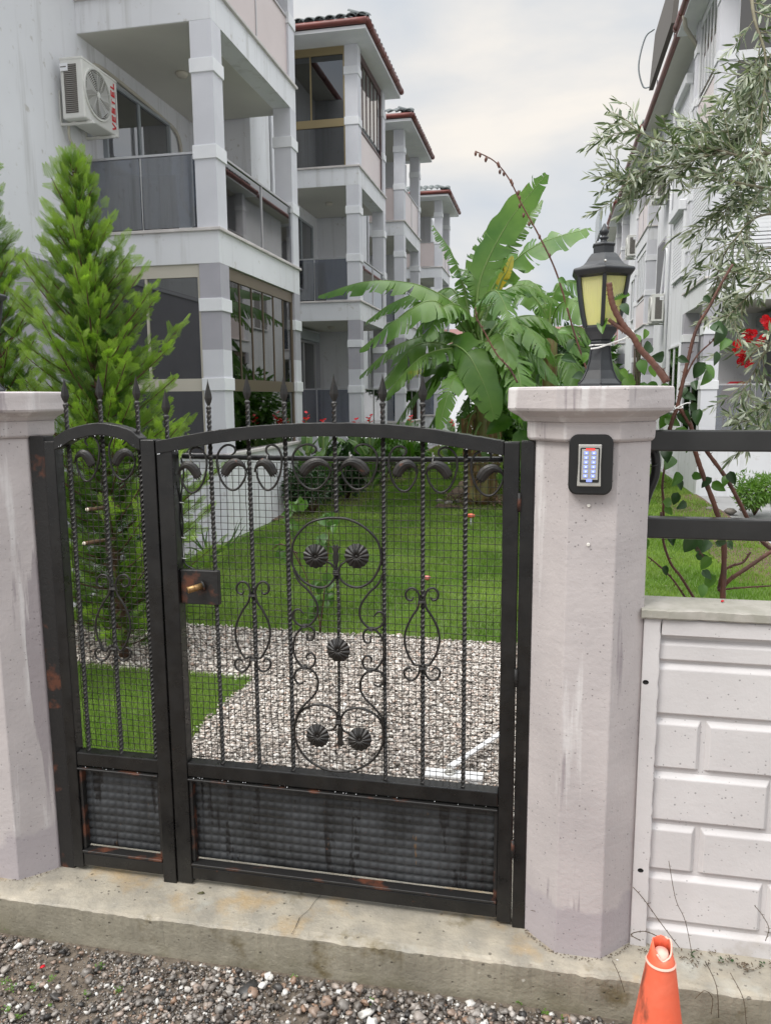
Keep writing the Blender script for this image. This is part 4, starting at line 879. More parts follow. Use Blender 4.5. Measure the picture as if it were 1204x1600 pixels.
                fr_.box(X(cw+.001), X(cw+.03), yf+.02, yf+.07, mid1, T_-.13).box(X((cw+main_u)/2-.012), X((cw+main_u)/2+.012), yf+.022, yf+.066, mid1, T_-.13).build('window_frame', 'cream' if kind == 'closed' else mt, t)
                um = (cw+main_u)/2
                f0 = t.children[-1]
                for (ua, ub) in ((cw+.031, um-.0125), (um+.0125, main_u-.041)): bx('pane', 'darkglass', ua, ub, yf+.042, yf+.048, mid1+.001, T_-.131, f0)
                bx('pane', 'darkglass', cw+.031, main_u-.041, yf+.042, yf+.048, F_+.002, mid0-.001, f0)
                sm_ = 'maroon' if kind == 'closed_gold' else mt
                b = MB().box(X(.03), X(.075), a+.001, c_-.001, T_-.13, T_-.007).box(X(.03), X(.075), a+.001, c_-.001, mid0, mid1 if kind == 'closed' else mid0+.03).box(X(.03), X(.075), a+.001, a+.035, F_, T_-.13).box(X(.03), X(.075), c_-.035, c_-.001, F_, T_-.13)
                n = 6
                for i in range(1, n): ym = a+(c_-a)*i/n; b.box(X(.035), X(.062), ym-.004, ym+.004, mid1, T_-.13)
                f1 = b.build('window_frame', sm_, t)
                if kind == 'shutter':
                    b = MB()
                    for z in np.arange(F_, T_-.14, .055): b.box(X(.028), X(.05), a+.036, c_-.036, z+.006, z+.047)
                    tag(b.build('louvre_slats', 'shutter', f1), kind='stuff')
                    b = MB()
                    for z in np.arange(F_, T_-.14, .055): b.box(X(cw+.03), X(main_u-.04), yf+.018, yf+.04, z+.006, z+.047)
                    tag(b.build('louvre_slats', 'shutter', f0), kind='stuff')
                else:
                    for i in range(n): ya_, yb2 = a+(c_-a)*i/n, a+(c_-a)*(i+1)/n; bx('pane', 'darkglass' if kind == 'closed' else 'clear', .046, .052, max(ya_+.0065, a+.036), min(yb2-.0065, c_-.036), mid1+.001, T_-.131, f1)
                    bx('pane' if kind == 'closed' else 'parapet_panel', 'darkglass' if kind == 'closed' else 'panel', .046, .052, a+.036, c_-.036, F_+.002, mid0-.001, f1)
                    if kind != 'closed':
                        V = []; Fc = []; nn = 60
                        for i in range(nn+1): y = a+.04+(c_-a-.08)*i/nn; V += [(X(.12+.02*math.sin(i*1.3)), y, mid0+.01), (X(.12+.02*math.sin(i*1.3)), y, T_-.02-(.35 if kind == 'closed_gold' else 0))]
                        for i in range(nn): Fc.append((i*2, i*2+2, i*2+3, i*2+1))
                        MB().add(V, Fc, True).build('curtain', 'band' if kind == 'closed_gold' else 'curtain', f1)
                        if kind == 'closed_gold':
                            V = [(v[0], v[1], T_-.36 if j % 2 == 0 else T_-.02) for j, v in enumerate(V)]; MB().add(V, Fc, True).build('pelmet', 'curtain', f1)
                if kind == 'closed': bx('inner_wall', 'room', main_u-.012, main_u-.002, a, c_, F_, T_-.01)
        # tower roof
        ya, yb_ = yf-.50, yb+.28
        bx('soffit', 'band', -.26, main_u+.5, ya, yb_, 7.4535-.0025, 7.505)
        V = [(X(-.26), ya, 7.54), (X(2.6), ya, 7.54), (X(2.6), yb_+.4, 7.54), (X(-.26), yb_, 7.54), (X(1.3), ya+1.55, 8.16), (X(2.6), ya+1.55, 8.16)]
        rf = MB().add(V, [(0, 1, 5, 4), (0, 4, 3), (1, 2, 5), (3, 4, 5, 2)]).build('roof', 'tile', t)
        gt = MB().tube([(X(2.2), ya-.02, 7.565)]+[(X(u), ya-.02, 7.565) for u in np.arange(2.0, -.25, -.3)]+[(X(-.285), ya-.022, 7.565)], .052, 10)
        gt.tube([(X(-.285), y, 7.565) for y in np.linspace(ya-.02, yb_, 9)], .052, 10)
        for y in np.linspace(ya+.2, yb_-.1, 6): gt.tube([(X(-.285), y-.014, 7.565), (X(-.285), y+.014, 7.565)], .058, 10)
        g_ = gt.build('gutter', 'gutter', t)
        single = (name == 'B')
        jb = MB(); slope = math.atan2(.62, 1.55)
        for j in range(3 if single else 2):
            for i in range(15):
                u = -.20+i*.178+j*.0; 
                if u < -.26+j*.30: continue
                loc = (X(u), ya-.03+j*.30, 7.628+j*.12)
                if single:
                    o = bpy.data.objects.new('roof_tile', TILE); COL.objects.link(o); o.parent = rf; o.location = loc; o.rotation_euler = (slope, 0, rnd.uniform(-.03, .03))
                else:
                    R_ = Matrix.Rotation(slope, 3, 'X'); jb.add([tuple(Vector(loc)+R_ @ v.co) for v in TILE.vertices], [tuple(p.vertices) for p in TILE.polygons], True)
        for i in range(16):
            y = ya+.05+i*.178
            if y > yb_: break
            R_ = Matrix.Rotation(-side*math.pi/2, 3, 'Z') @ Matrix.Rotation(slope*.85, 3, 'X'); jb.add([tuple(Vector((X(-.29), y, 7.612))+R_ @ v.co) for v in TILE.vertices], [tuple(p.vertices) for p in TILE.polygons], True)
        tag(jb.build('edge_tiles', 'tile', rf), kind='stuff')
        if side < 0:
            bx('bay_wall', 'wall', .66, main_u-.0008, yb+.06, yb+1.2, -.05, 7.449)
            MB().tube([(X(.42), yb+.2, z) for z in (.0, 3.5, 7.4)], .028, 8).build('downpipe', 'band', t)
            MB().lathe([(.07, 0), (.075, -.02), (.05, -.05)], (X(.85), yf+1.1, TP[1]-.006), 12).build('ceiling_lamp', 'cream', t)
            MB().lathe([(.07, 0), (.075, -.02), (.05, -.05)], (X(.85), yf+1.1, TP[0]-.006), 12).build('ceiling_lamp', 'cream', t)
    return t, window, bx
A_, winA, bxA = building(-1, 'A', 'nearest white apartment block on the left with bronze glazed ground floor', 2.9, 12.4, [(7.63, 10.25, ('closed', 'glass', 'panel'))], 1.46)
B_, winB, bxB = building(-1, 'B', 'second white block on the left with gold framed dark glass under its tiled roof', 12.4, 17.2, [(13.72, 16.02, ('glass', 'glass', 'closed_gold'))], 1.46)
C_, winC, bxC = building(-1, 'C', 'third block on the left, open top balcony with pinkish parapet and free columns', 17.2, 23.4, [(18.07, 20.40, ('glass', 'glass', 'panel'))], 1.46)
D_, winD, bxD = building(-1, 'D', 'far left block whose tiled roof ends just before the banana leaves', 23.4, 29, [(24.55, 26.6, ('glass', 'glass', 'panel'))], 1.46)
R1, winR1, bxR1 = building(1, 'R', 'nearest grey white block on the right with closed white louvres over a dark ground floor', 11.4, 18.6, [(12.4, 14.4, ('glass', 'shutter', 'closed_white'))], .15, eave_u=-.26) if 0 else (None, None, None)
def right_block(name, label, y0, y1, towers, extra):
    t, w, bx = building(1, name, label, y0, y1, towers, 1.3, eave_u=-.20)
    return t, w, bx
R1, winR1, bxR1 = right_block('R', 'nearest white block on the right with closed white louvres over a dark ground floor', 11.6, 19.4, [(12.4, 14.4, ('glass', 'shutter', 'closed_white'))], 0)
bxR1('facade_wall', 'wall', .15, 1.2995, 14.45, 19.39, -.05, 7.449)
bxR1('window_reveal', 'column_dark', .1385, .149, 17.95, 19.2, 3.70, 4.86); bxR1('recess_shade_panel', 'room', .130, .138, 18.05, 19.1, 3.78, 4.80)  # flat dark panel on the wall paints the shade of a recessed window
winR1(15.5, 16.65, 3.70, 4.80, .15, 'white_frame', 'room', 'clear', 1, box=1, slat=True)
winR1(15.4, 16.7, 5.9, 6.9, .15, 'white_frame', 'room', 'clear', 1, box=1, slat=True)
winR1(15.3, 16.6, 1.2, 2.4, .15, 'white_frame', 'room', 'darkglass', 2)
for y in (17.2, 14.62): MB().tube([(2.25+.11, y, 0), (2.25+.11, y, 5), (2.25+.11, y, 7.4)], .03, 8).build('downpipe', 'band', R1)
MB().tube([(1.99, 14.0, 7.48), (2.05, 14.2, 7.38), (2.30, 14.35, 7.1)], .035, 8).build('downpipe', 'cream', R1)
R2, winR2, bxR2 = right_block('R', 'second block on the right, its glazed balcony hung with pale cream curtains beside the lantern', 19.4, 26.2, [(20.0, 22.6, ('closed', 'closed_white', 'panel'))], 0)
bxR2('facade_wall', 'wall', .15, 1.2995, 22.65, 26.19, -.05, 7.449); winR2(23.4, 24.6, 3.7, 4.8, .15, 'white_frame', 'room', 'darkglass', 2)
R3, winR3, bxR3 = right_block('R', 'third block on the right, narrow and white just over the lantern roof', 26.2, 33.0, [(27.0, 29.4, ('glass', 'glass', 'panel'))], 0)
bxR3('facade_wall', 'wall', .15, 1.2995, 29.45, 32.99, -.05, 7.449)
R4, winR4, bxR4 = right_block('R', 'farthest block on the right with a small red edged roof behind the lantern', 33.0, 41.0, [(34.0, 36.4, ('glass', 'glass', 'panel'))], 0)
# first-floor door behind balcony A is built by the tower; extra windows on the flat walls
winA(4.2, 5.2, 3.6, 4.7, 1.46, 'white_frame'); winB(12.6, 13.4, 3.6, 4.9, 1.46, 'white_frame', 'room')
ac_unit((-4.76, 7.49, 4.20), 1, 'cream air conditioner with red lettering on the near left wall over the cypress', True)
ac_unit((-4.74, 16.9, 4.1), 1, 'grey shaded air conditioner on the wall behind the second left balcony', False)
ac_unit((2.40, 17.55, 3.02), -1, 'air conditioner low on the right facade, just right of the lantern', False)
ac_unit((2.40, 17.9, 5.55), -1, 'air conditioner high on the right facade behind the olive sprays', False)
ac_unit((2.40, 23.5, 5.35), -1, 'farthest air conditioner on the right facade over the lantern roof', False)
P = bez([(-4.70, 7.75, 4.80), (-4.70, 7.85, 4.95), (-4.73, 8.4, 4.98), (-4.73, 9.3, 4.93), (-4.73, 9.75, 4.85), (-4.73, 9.85, 4.5), (-4.73, 9.8, 4.15), (-4.73, 9.95, 3.98), (-4.73, 10.2, 3.85)], 8); tag(MB().tube(P, .022, 8).build('refrigerant_pipe', 'cream'), 'beige wrapped pipe running along the wall over the balcony door', 'pipe')
P = bez([(-4.70, 7.3, 4.2), (-4.72, 7.35, 4.05), (-4.73, 7.6, 3.98), (-4.73, 7.75, 3.9), (-4.73, 7.78, 3.7)], 8); tag(MB().tube(P, .013, 8).build('drain_hose', 'cream'), 'thin pale drain hose hanging under the nearest air conditioner', 'hose')
P = bez([(2.36, 17.9, 3.4), (2.34, 17.95, 3.6), (2.36, 17.7, 4.4), (2.36, 17.5, 4.5), (2.36, 17.4, 4.2), (2.36, 17.5, 3.5)], 6); tag(MB().tube(P, .02, 6).build('refrigerant_pipe', 'band'), 'white pipe loop rising from the low air conditioner on the right facade', 'pipe')
# solar collector over the right eave
t = thing('solar_collector', (2.1, 17, 7.7), 'dark solar water heater panel standing over the right gutter', 'solar panel')
V = [(1.98, 15.4, 7.98), (2.06, 15.4, 9.10), (2.06, 18.5, 9.10), (1.98, 18.5, 7.98)]; V += [(x+.09, y, z) for x, y, z in V]
MB().add(V, [(0, 3, 2, 1), (4, 5, 6, 7), (0, 1, 5, 4), (1, 2, 6, 5), (2, 3, 7, 6), (3, 0, 4, 7)]).build('panel', 'ac_dark', t)
MB().tube([(2.1, 15.8, 7.55), (2.1, 15.8, 8.0)], .02, 6).tube([(2.1, 18.0, 7.55), (2.1, 18.0, 8.0)], .02, 6).build('leg', 'chrome', t)
MB().tube(bez([(2.0, 18.5, 8.05), (1.86, 18.55, 8.1), (1.75, 18.5, 8.5), (1.85, 18.4, 9.0), (2.02, 18.3, 9.12)], 6), .018, 6).build('hose', 'grey_frame', t)
t = thing('solar_collector', (2.1, 34.5, 7.7), 'small dark solar panel far down the right roofs, left of the lantern finial', 'solar panel')
MB().box(1.85, 1.95, 33.0, 35.8, 7.9, 8.9).build('panel', 'grey_frame', t); MB().tube([(1.9, 34.4, 7.5), (1.9, 34.4, 7.9)], .03, 6).build('leg', 'chrome', t)
# laundry and covers on the balconies
def drape(name, x0, x1, y0, y1, z0, z1, mt, label, cat, amp=.03, ph=0):
    n = 50; V = []; Fc = []
    for j, z in enumerate(np.linspace(z0, z1, 8)):
        for i in range(n+1):
            f_ = i/n; k = amp*(1-j/9); V.append((x0+(x1-x0)*f_+(k*math.sin(i*.9+ph) if abs(x1-x0) < abs(y1-y0) else 0), y0+(y1-y0)*f_+(k*math.sin(i*.9+ph)+k*.5*math.sin(i*2.3) if abs(x1-x0) >= abs(y1-y0) else 0), z+(.02*math.sin(i*.5+ph) if j == 0 else 0)))
    for j in range(7):
        for i in range(n): a = j*(n+1)+i; Fc.append((a, a+1, a+n+2, a+n+1))
    o = MB().add(V, Fc, True).build(name, mt); q_ = o.modifiers.new('t', 'SOLIDIFY'); q_.thickness = .006; return tag(o, label, cat)
drape('hanging_laundry', -4.7, -4.25, 8.0, 8.0, 3.24, 3.86, 'cloth', 'dark cloth hanging at the left end behind the nearest balcony glass', 'laundry')
drape('hanging_laundry', -4.18, -3.98, 8.1, 8.1, 3.24, 3.88, 'cloth', 'narrow dark garment in the middle behind the nearest balcony glass', 'laundry', ph=1)
drape('hanging_laundry', -3.90, -3.62, 8.3, 8.3, 3.24, 3.60, 'cloth', 'low dark garment at the right behind the nearest balcony glass', 'laundry', ph=2)
t = thing('drying_rack', (-4.2, 8.05, 3.22), 'thin drying rack carrying dark laundry on the nearest balcony', 'drying rack')
MB().tube([(-4.72, 8.02, 3.885), (-3.60, 8.12, 3.885)], .008, 6).tube([(-4.72, 8.3, 3.885), (-3.60, 8.3, 3.885)], .008, 6).build('rail', 'chrome', t)
for x in (-4.65, -3.65): MB().tube([(x, 7.98, 3.19), (x, 8.35, 3.885)], .008, 6).tube([(x, 8.35, 3.19), (x, 8.0, 3.885)], .008, 6).build('leg', 'chrome', t)
drape('furniture_cover', -4.7, -4.05, 14.1, 14.1, 3.22, 3.95, 'cloth', 'big dark cover heaped behind the second balcony glass', 'cover', .05)
drape('reflection_sheet', -4.66, -4.3, 7.95, 7.95, 1.0, 2.7, 'blue_pane', 'pale blue reflection sheet inside the bronze glazed room', 'sheet') if 0 else None  # switched off: pale blue sheet painting a reflection behind the glass
t = thing('garden_chair', (3.0, 13.4, .92), 'red garden chair in the dark ground floor on the right', 'chair')
MB().box(2.8, 3.2, 13.2, 13.6, 1.25, 1.29).build('seat', 'redcloth', t, .01)
b = MB(); b.lathe([(.24, 0), (.24, .2), (.2, .36), (.1, .42)], (3.0, 13.45, 1.29), 16); b.v = [(x, 13.55+(y-13.45)*.15, z) for x, y, z in b.v]; b.build('backrest', 'redcloth', t)
for x in (2.83, 3.17):
    for y in (13.23, 13.57): MB().tube([(x, y, .90), (x, y, 1.25)], .015, 6).build('leg', 'redcloth', t)
t = thing('far_house', (0, 52, 0), 'small white house closing the garden far behind the banana plants', 'house')
MB().box(-9, 12, 50, 56, -.05, 4.6).build('wall', 'wall', t)
V = [(-9.4, 49.6, 4.6), (12.4, 49.6, 4.6), (12.4, 56.4, 4.6), (-9.4, 56.4, 4.6), (-9.4, 53, 6.0), (12.4, 53, 6.0)]; MB().add(V, [(0, 1, 5, 4), (2, 3, 4, 5), (1, 2, 5), (3, 0, 4), (3, 2, 1, 0)]).build('roof', 'gutter', t)
for x in (-5, -1, 3, 7): f_ = MB().box(x, x+1.4, 49.95, 49.998, 1.4, 3.0).build('window', 'white_frame', t); MB().box(x+.1, x+1.3, 49.93, 49.948, 1.5, 2.9).build('pane', 'room', f_)
# ------------------------------------------------------------------ vegetation
sheet('flower_bed', -3.3, -2.5, 8.9, 24, .004, 'soil', 6, 40, .02)
sheet('flower_bed', -1.45, .35, 10.2, 13.5, .012, 'soil', 8, 12, .03)
sheet('flower_bed', 1.55, 2.25, 6.5, 12.3, .004, 'soil', 6, 20, .015)
def perp(t_, n_): v = np.cross(t_, n_); l = np.linalg.norm(v); return v/l if l > 1e-6 else np.array([0, 1, 0])
def banana_leaf(parent, pts, width, face, droop, rip=.3, mt='banana', pet=.14, n=46):
    C = bez(pts, max(4, n//(len(pts)-1))); C = np.array(C); n = len(C); V = []; Fc = []
    for side in (-1, 1):
        grp_off = 0; off_d = 0; newg = True; prev = None
        for i in range(n-1):
            f_ = i/(n-1)
            if f_ < pet: prev = None; continue
            if prev is None or rnd.random() < rip: off_d = rnd.uniform(-.25, .35); gap = rnd.choice((.1, .2, .3, .5, 1.3)); prev = None; sh = rnd.uniform(.9, 1.04)
            else: gap = 0
            row = []
            for kk, ii in enumerate((i, i+1)):
                ff = ii/(n-1); tv = C[min(ii+1, n-1)]-C[max(ii-1, 0)]; tv /= np.linalg.norm(tv)
                up_ = np.array([0, 0, 1.]); s_h = perp(tv, up_); s_f = perp(tv, np.array([0.0, -1, 0.05])); S_ = (1-face)*s_h*side*(1 if np.dot(s_h, s_f) > 0 else 1)+face*s_f*side; S_ /= np.linalg.norm(S_)
                g_ = (ff-pet)/(1-pet); w = width*max(.02, math.sin(math.pi*min(1, max(0, g_))**.72))**.48*sh
                p = C[ii].copy()
                if kk == 0 and prev is None: p = p+tv*0
                r_ = [p]; q_ = p.copy()
                for j in range(1, 5):
                    dd = droop*(.35+.75*j/4)+off_d*(j/4)+.12*math.sin(ii*.9); sv = S_*math.cos(dd)+np.array([0, 0, -1.])*math.sin(dd); q_ = q_+sv*w/4+tv*w*.035*j
                    if kk == 0 and gap: q_ = q_+tv*gap*.012*j*.5
                    r_.append(q_.copy())
                row.append(r_)
            if prev is None: a = len(V); V += row[0]; prev = a
            b_ = len(V); V += row[1]
            for j in range(4): Fc.append((prev+j, prev+j+1, b_+j+1, b_+j) if side > 0 else (prev+j, b_+j, b_+j+1, prev+j+1))
            prev = b_
    o = MB().add(V, Fc, True).build('leaf', mt, parent)
    r = [max(.003, .024*(1-i/(n-1))**1.8+.002) for i in range(n)]
    MB().tube(list(C), r, 6).build('midrib', 'midrib', o)
    return o
def P3(l, Y0, dys=None):
    return [at(x, y, Y=Y0+(dys[i] if dys else 0)) for i, (x, y) in enumerate(l)]
bx_ = at(750, 786, Z=0); YB = 10.75
t = thing('banana_plant', (bx_[0], YB, 0), 'large banana plant with torn arching leaves in the middle of the garden', 'banana plant')
def pstem(px, r0_, h, Yp, parent, lean=0):
    x0 = at(px, 786, Y=Yp)[0]; P = [(x0+lean*z/h+.015*math.sin(z*4), Yp, z) for z in np.linspace(-.02, h, 14)]
    MB().tube(P, [r0_*(1-.45*i/13) for i in range(14)], 12).build('trunk', 'banana_trunk', parent)
pstem(750, .125, 1.95, YB, t); pstem(766, .09, 1.7, YB+.25, t, -.05); pstem(736, .08, 1.2, YB-.1, t, -.1)
LV = [  # picture points along each midrib, depth offsets, width, face, droop, rip, material
 ([(735, 520), (722, 490), (690, 462), (640, 442), (570, 440), (498, 462)], [0, -.1, -.3, -.5, -.6, -.6], .26, .1, .75, .12, 'banana'),
 ([(735, 520), (705, 480), (660, 458), (610, 475), (573, 502)], [.1, .2, .5, .7, .8], .24, .2, .8, .3, 'banana'),
 ([(738, 530), (705, 490), (670, 470), (620, 500), (562, 546)], [-.1, -.3, -.7, -.9, -1.0], .30, .25, .6, .12, 'banana'),
 ([(738, 540), (700, 520), (660, 525), (610, 545), (562, 588)], [0, -.1, -.2, -.3, -.3], .22, .1, .85, .35, 'banana'),
 ([(740, 550), (700, 545), (655, 560), (602, 616)], [-.1, -.5, -.8, -1.0], .22, .15, .8, .35, 'banana'),
 ([(740, 570), (690, 580), (650, 615), (618, 664)], [.1, .2, .3, .3], .20, .1, .9, .3, 'banana'),
 ([(742, 600), (724, 585), (705, 600), (684, 672)], [-.1, -.5, -.9, -1.1], .20, .7, .35, .08, 'banana_young'),
 ([(735, 510), (724, 450), (705, 395), (676, 352)], [.1, .2, .2, .2], .20, .35, .9, .8, 'banana'),
 ([(742, 500), (752, 430), (795, 345), (853, 272)], [0, .1, .2, .2], .26, 1.0, .05, .10, 'banana'),
 ([(745, 500), (772, 440), (800, 375), (846, 312)], [.2, .3, .4, .5], .20, .5, .6, .9, 'banana'),
 ([(748, 500), (782, 430), (840, 382), (922, 356)], [-.1, -.2, -.3, -.3], .28, .55, .45, .15, 'banana'),
 ([(740, 510), (746, 450), (752, 400), (778, 352)], [.3, .5, .6, .7], .24, .9, .1, .25, 'banana'),
 ([(742, 520), (752, 470), (775, 455), (795, 495), (800, 520)], [-.1, -.4, -.7, -.9, -1], .24, .3, .6, .4, 'banana'),
 ([(700, 545), (712, 540), (735, 560), (760, 612), (772, 655)], [-.2, -.5, -.7, -.8, -.8], .30, .95, .15, .04, 'banana'),
 ([(750, 560), (775, 545), (805, 570), (815, 625), (812, 660)], [-.1, -.5, -.8, -1, -1], .22, .5, .5, .5, 'banana_young'),
 ([(750, 545), (780, 505), (830, 500), (880, 520), (912, 560)], [.2, .4, .6, .7, .8], .26, .1, .85, .2, 'banana'),
 ([(748, 530), (770, 470), (815, 445), (870, 470)], [.4, .7, 1.1, 1.4], .24, .15, .8, .3, 'banana'),
 ([(746, 520), (720, 470), (700, 450), (668, 470), (640, 510)], [.4, .7, .9, 1.0, 1.1], .22, .2, .8, .3, 'banana'),
 ([(750, 540), (790, 530), (830, 545), (870, 590)], [-.1, -.3, -.3, -.3], .22, .1, .9, .4, 'banana'),
 ([(745, 590), (710, 610), (680, 650), (660, 690)], [.2, .3, .3, .3], .18, .2, .8, .3, 'banana'),
 ([(752, 610), (790, 620), (820, 660), (830, 700)], [.2, .3, .3, .3], .20, .3, .8, .3, 'banana'),
 ([(748, 560), (735, 610), (722, 650), (716, 700)], [.3, .5, .5, .5], .20, .4, .7, .3, 'banana'),
 ([(744, 520), (748, 470), (738, 430), (718, 420)], [.1, .1, .1, .2], .18, .5, .6, .4, 'banana'),
]
for (l, d, w, fc_, dr, rp_, mt) in LV: banana_leaf(t, P3(l, YB, d), w*(.78 if fc_ > .9 and rp_ < .06 else .9 if fc_ > .6 else 1.0), max(fc_, .28), dr, min(.85, rp_*1.7+.16), mt)
for k in range(16):      # lower and inner leaves that fill the crown
    a = k*2.4+.5; L_ = rnd.uniform(1.0, 1.6); z0 = rnd.uniform(1.2, 2.3); ca, sa = math.cos(a), math.sin(a); x0, y0 = bx_[0], YB+.15
    banana_leaf(t, [(x0, y0, z0), (x0+ca*L_*.3, y0+sa*L_*.3, z0+L_*.38), (x0+ca*L_*.68, y0+sa*L_*.68, z0+L_*.40), (x0+ca*L_, y0+sa*L_, z0+L_*.05)], .27, .25, rnd.uniform(.6, 1.0), .25, 'banana')
banana_leaf(t, P3([(772, 470), (782, 440), (792, 422), (800, 400)], YB, [-.3, -.35, -.4, -.4]), .075, .8, .2, .2, 'banana_yellow')
for (l, d) in (([(748, 640), (735, 650), (728, 690), (732, 740)], [0, -.15, -.2, -.2]), ([(756, 640), (772, 655), (778, 700), (770, 750)], [0, -.15, -.2, -.2]), ([(750, 660), (742, 680), (745, 720), (748, 765)], [-.1, -.2, -.2, -.2])): banana_leaf(t, P3(l, YB, d), .10, .6, .9, .6, 'banana_dead')
bp = at(800, 786, Y=13.2)
t = thing('banana_plant', (bp[0]+.7, 13.4, 0), 'second banana plant behind the first, fanning out left of the lantern', 'banana plant')
x2 = at(858, 600, Y=13.4)[0]; MB().tube([(x2, 13.4, z) for z in np.linspace(-.02, 2.6, 8)], [.16-.008*i for i in range(8)], 10).build('trunk', 'banana_trunk', t)
for (l, d, w) in (([(858, 520), (845, 480), (815, 452), (778, 470), (750, 500)], [0, -.2, -.3, -.3, -.3], .30), ([(858, 520), (862, 470), (880, 440), (915, 450)], [0, 0, 0, 0], .28), ([(858, 530), (850, 470), (830, 440), (800, 440)], [.1, .3, .5, .6], .26),
        ([(858, 540), (835, 510), (795, 505), (760, 530)], [-.1, -.3, -.5, -.6], .28), ([(860, 540), (885, 510), (920, 520), (940, 560)], [0, .1, .2, .2], .28), ([(858, 550), (830, 540), (800, 565), (785, 610)], [0, 0, 0, 0], .26),
        ([(860, 560), (880, 555), (900, 580), (905, 620)], [-.2, -.4, -.6, -.6], .26), ([(858, 520), (870, 480), (895, 470), (930, 500)], [-.2, -.5, -.8, -1], .28), ([(856, 560), (840, 570), (825, 610), (820, 650)], [.1, .2, .2, .2], .26), ([(862, 530), (905, 540), (950, 560), (985, 600)], [.3, .5, .8, 1], .28)):
    banana_leaf(t, P3(l, 13.4, d), w*1.2, rnd.uniform(.3, .5), rnd.uniform(.6, .9), .3, 'banana')
# dry litter and border stones at the banana's foot
for i, (px, py, r) in enumerate(((686, 783, .05), (700, 786, .06), (716, 784, .05), (805, 790, .06), (820, 787, .05))):
    p = at(px, py, Z=.02); tv, tf = ICO2; b = MB().add([(p[0]+v[0]*r*1.2*(1+.15*math.sin(9*v[1])), p[1]+v[1]*r, p[2]+v[2]*r*.7) for v in tv], [tuple(f_) for f_ in tf], True); tag(b.build('border_stone', 'coping'), ('leftmost', 'second from left, slightly larger,', 'third from left', 'first one right of the trunks', 'rightmost')[i]+' low mossy stone edging the banana bed', 'stone', 'border stones around the banana bed')
weeds('dry_litter', [(rnd.uniform(-1.35, .2), rnd.uniform(10.25, 11.2)) for _ in range(60)], 'bark', .12, 10, .10, .012, .02)
# ---- leafy clouds
def leaf_cloud(parent, name, mt, clumps, nleaf, size, asp=.38, hang=.2, kind='stuff', base_dir=None):
    """clumps: (x,y,z,rx,ry,rz); pointed oval leaves of four facets spread in each clump's volume"""
    V = []; Fi = []; tot = sum(c[3]*c[4]*c[5] for c in clumps)
    VV = []
    for (x, y, z, rx, ry, rz) in clumps:
        n = max(6, int(nleaf*rx*ry*rz/tot)); d = NR.standard_normal((n, 3)); d /= np.linalg.norm(d, axis=1)[:, None]; rr2 = NR.uniform(.25, 1, n)**.45*(1+.16*np.sin(d[:, 0]*5+x*3)*np.cos(d[:, 2]*6+y))
        P = np.array([x, y, z])+d*rr2[:, None]*np.array([rx, ry, rz]); D = d*.7+NR.normal(0, .6, (n, 3)); D[:, 2] -= hang; D /= np.linalg.norm(D, axis=1)[:, None]
        Sd = np.cross(D, NR.standard_normal((n, 3))); Sd /= np.linalg.norm(Sd, axis=1)[:, None]; Nn = np.cross(D, Sd); L_ = size*NR.uniform(.6, 1.25, n); w = L_*asp
        a = P; b_ = P+D*L_[:, None]; md = P+D*L_[:, None]*.45; l = md-Sd*w[:, None]*.5+Nn*w[:, None]*.12; r = md+Sd*w[:, None]*.5+Nn*w[:, None]*.12; t_ = b_-Nn*w[:, None]*.2
        VV.append(np.stack([a, l, t_, r, md], 1).reshape(-1, 3))
    V = np.concatenate(VV); n = len(V)//5; o = np.arange(n)*5
    Fi = np.concatenate([np.stack([o, o+1, o+4], 1), np.stack([o+1, o+2, o+4], 1), np.stack([o+2, o+3, o+4], 1), np.stack([o+3, o, o+4], 1)])
    return tag(obj(name, fast_mesh(name, V, Fi, 3, None, True), mt, parent), kind=kind)
def shrub(x, y, h, r, mt, label, cat='shrub', n=1500, size=.09, group=None, asp=.38, name='shrub', hang=.1, nc=7):
    t = thing(name, (x, y, 0), label, cat, group)
    b = MB()
    for k in range(5): a = k*1.26; b.tube([(x, y, -.01), (x+r*.3*math.cos(a), y+r*.3*math.sin(a), h*.35), (x+r*.6*math.cos(a), y+r*.6*math.sin(a), h*.7)], [.012, .009, .004], 5)
    b.build('stem', 'bark', t)
    cl = [(x+rnd.uniform(-.55, .55)*r, y+rnd.uniform(-.55, .55)*r, h*rnd.uniform(.35, .75), r*rnd.uniform(.4, .65), r*rnd.uniform(.4, .65), h*rnd.uniform(.25, .35)) for _ in range(nc)]
    leaf_cloud(t, 'foliage', mt, cl, n, size, asp, hang); return t
shrub(-2.95, 9.5, .62, .42, 'leaf_dark', 'dark low shrub against the left block, seen through the gate scrolls', n=2600, size=.075)
shrub(-2.85, 10.9, .85, .42, 'leaf_dark', 'taller dark shrub just behind the low one beside the left block', n=2400, size=.11)
shrub(-2.8, 13.2, .95, .55, 'leaf', 'green shrub in front of the second left block', n=2000, size=.14)
shrub(-2.7, 15.6, 1.0, .6, 'leaf', 'green shrub behind the spear tips left of the banana plant', n=1800, size=.15)
shrub(.25, 11.6, 1.05, .5, 'leaf', 'broad leaved green shrub right of the banana trunk, over the hinge post', n=900, size=.26, asp=.7)
shrub(.95, 12.6, 1.5, .6, 'leaf_dark', 'dark broad leaved shrub behind the right pillar', n=1100, size=.26, asp=.6)
shrub(.2, 17, 2.0, .9, 'leaf', 'bushy green growth behind the banana trunks', n=2600, size=.22)
shrub(-.9, 19, 1.9, 1.1, 'leaf', 'green bushes far down the garden left of the banana trunk', n=2600, size=.22)
shrub(1.3, 18.5, 2.3, .8, 'leaf_dark', 'dark bush along the right facade behind the lantern foot', n=2400, size=.2)
fp = at(1180, 806, Z=0)
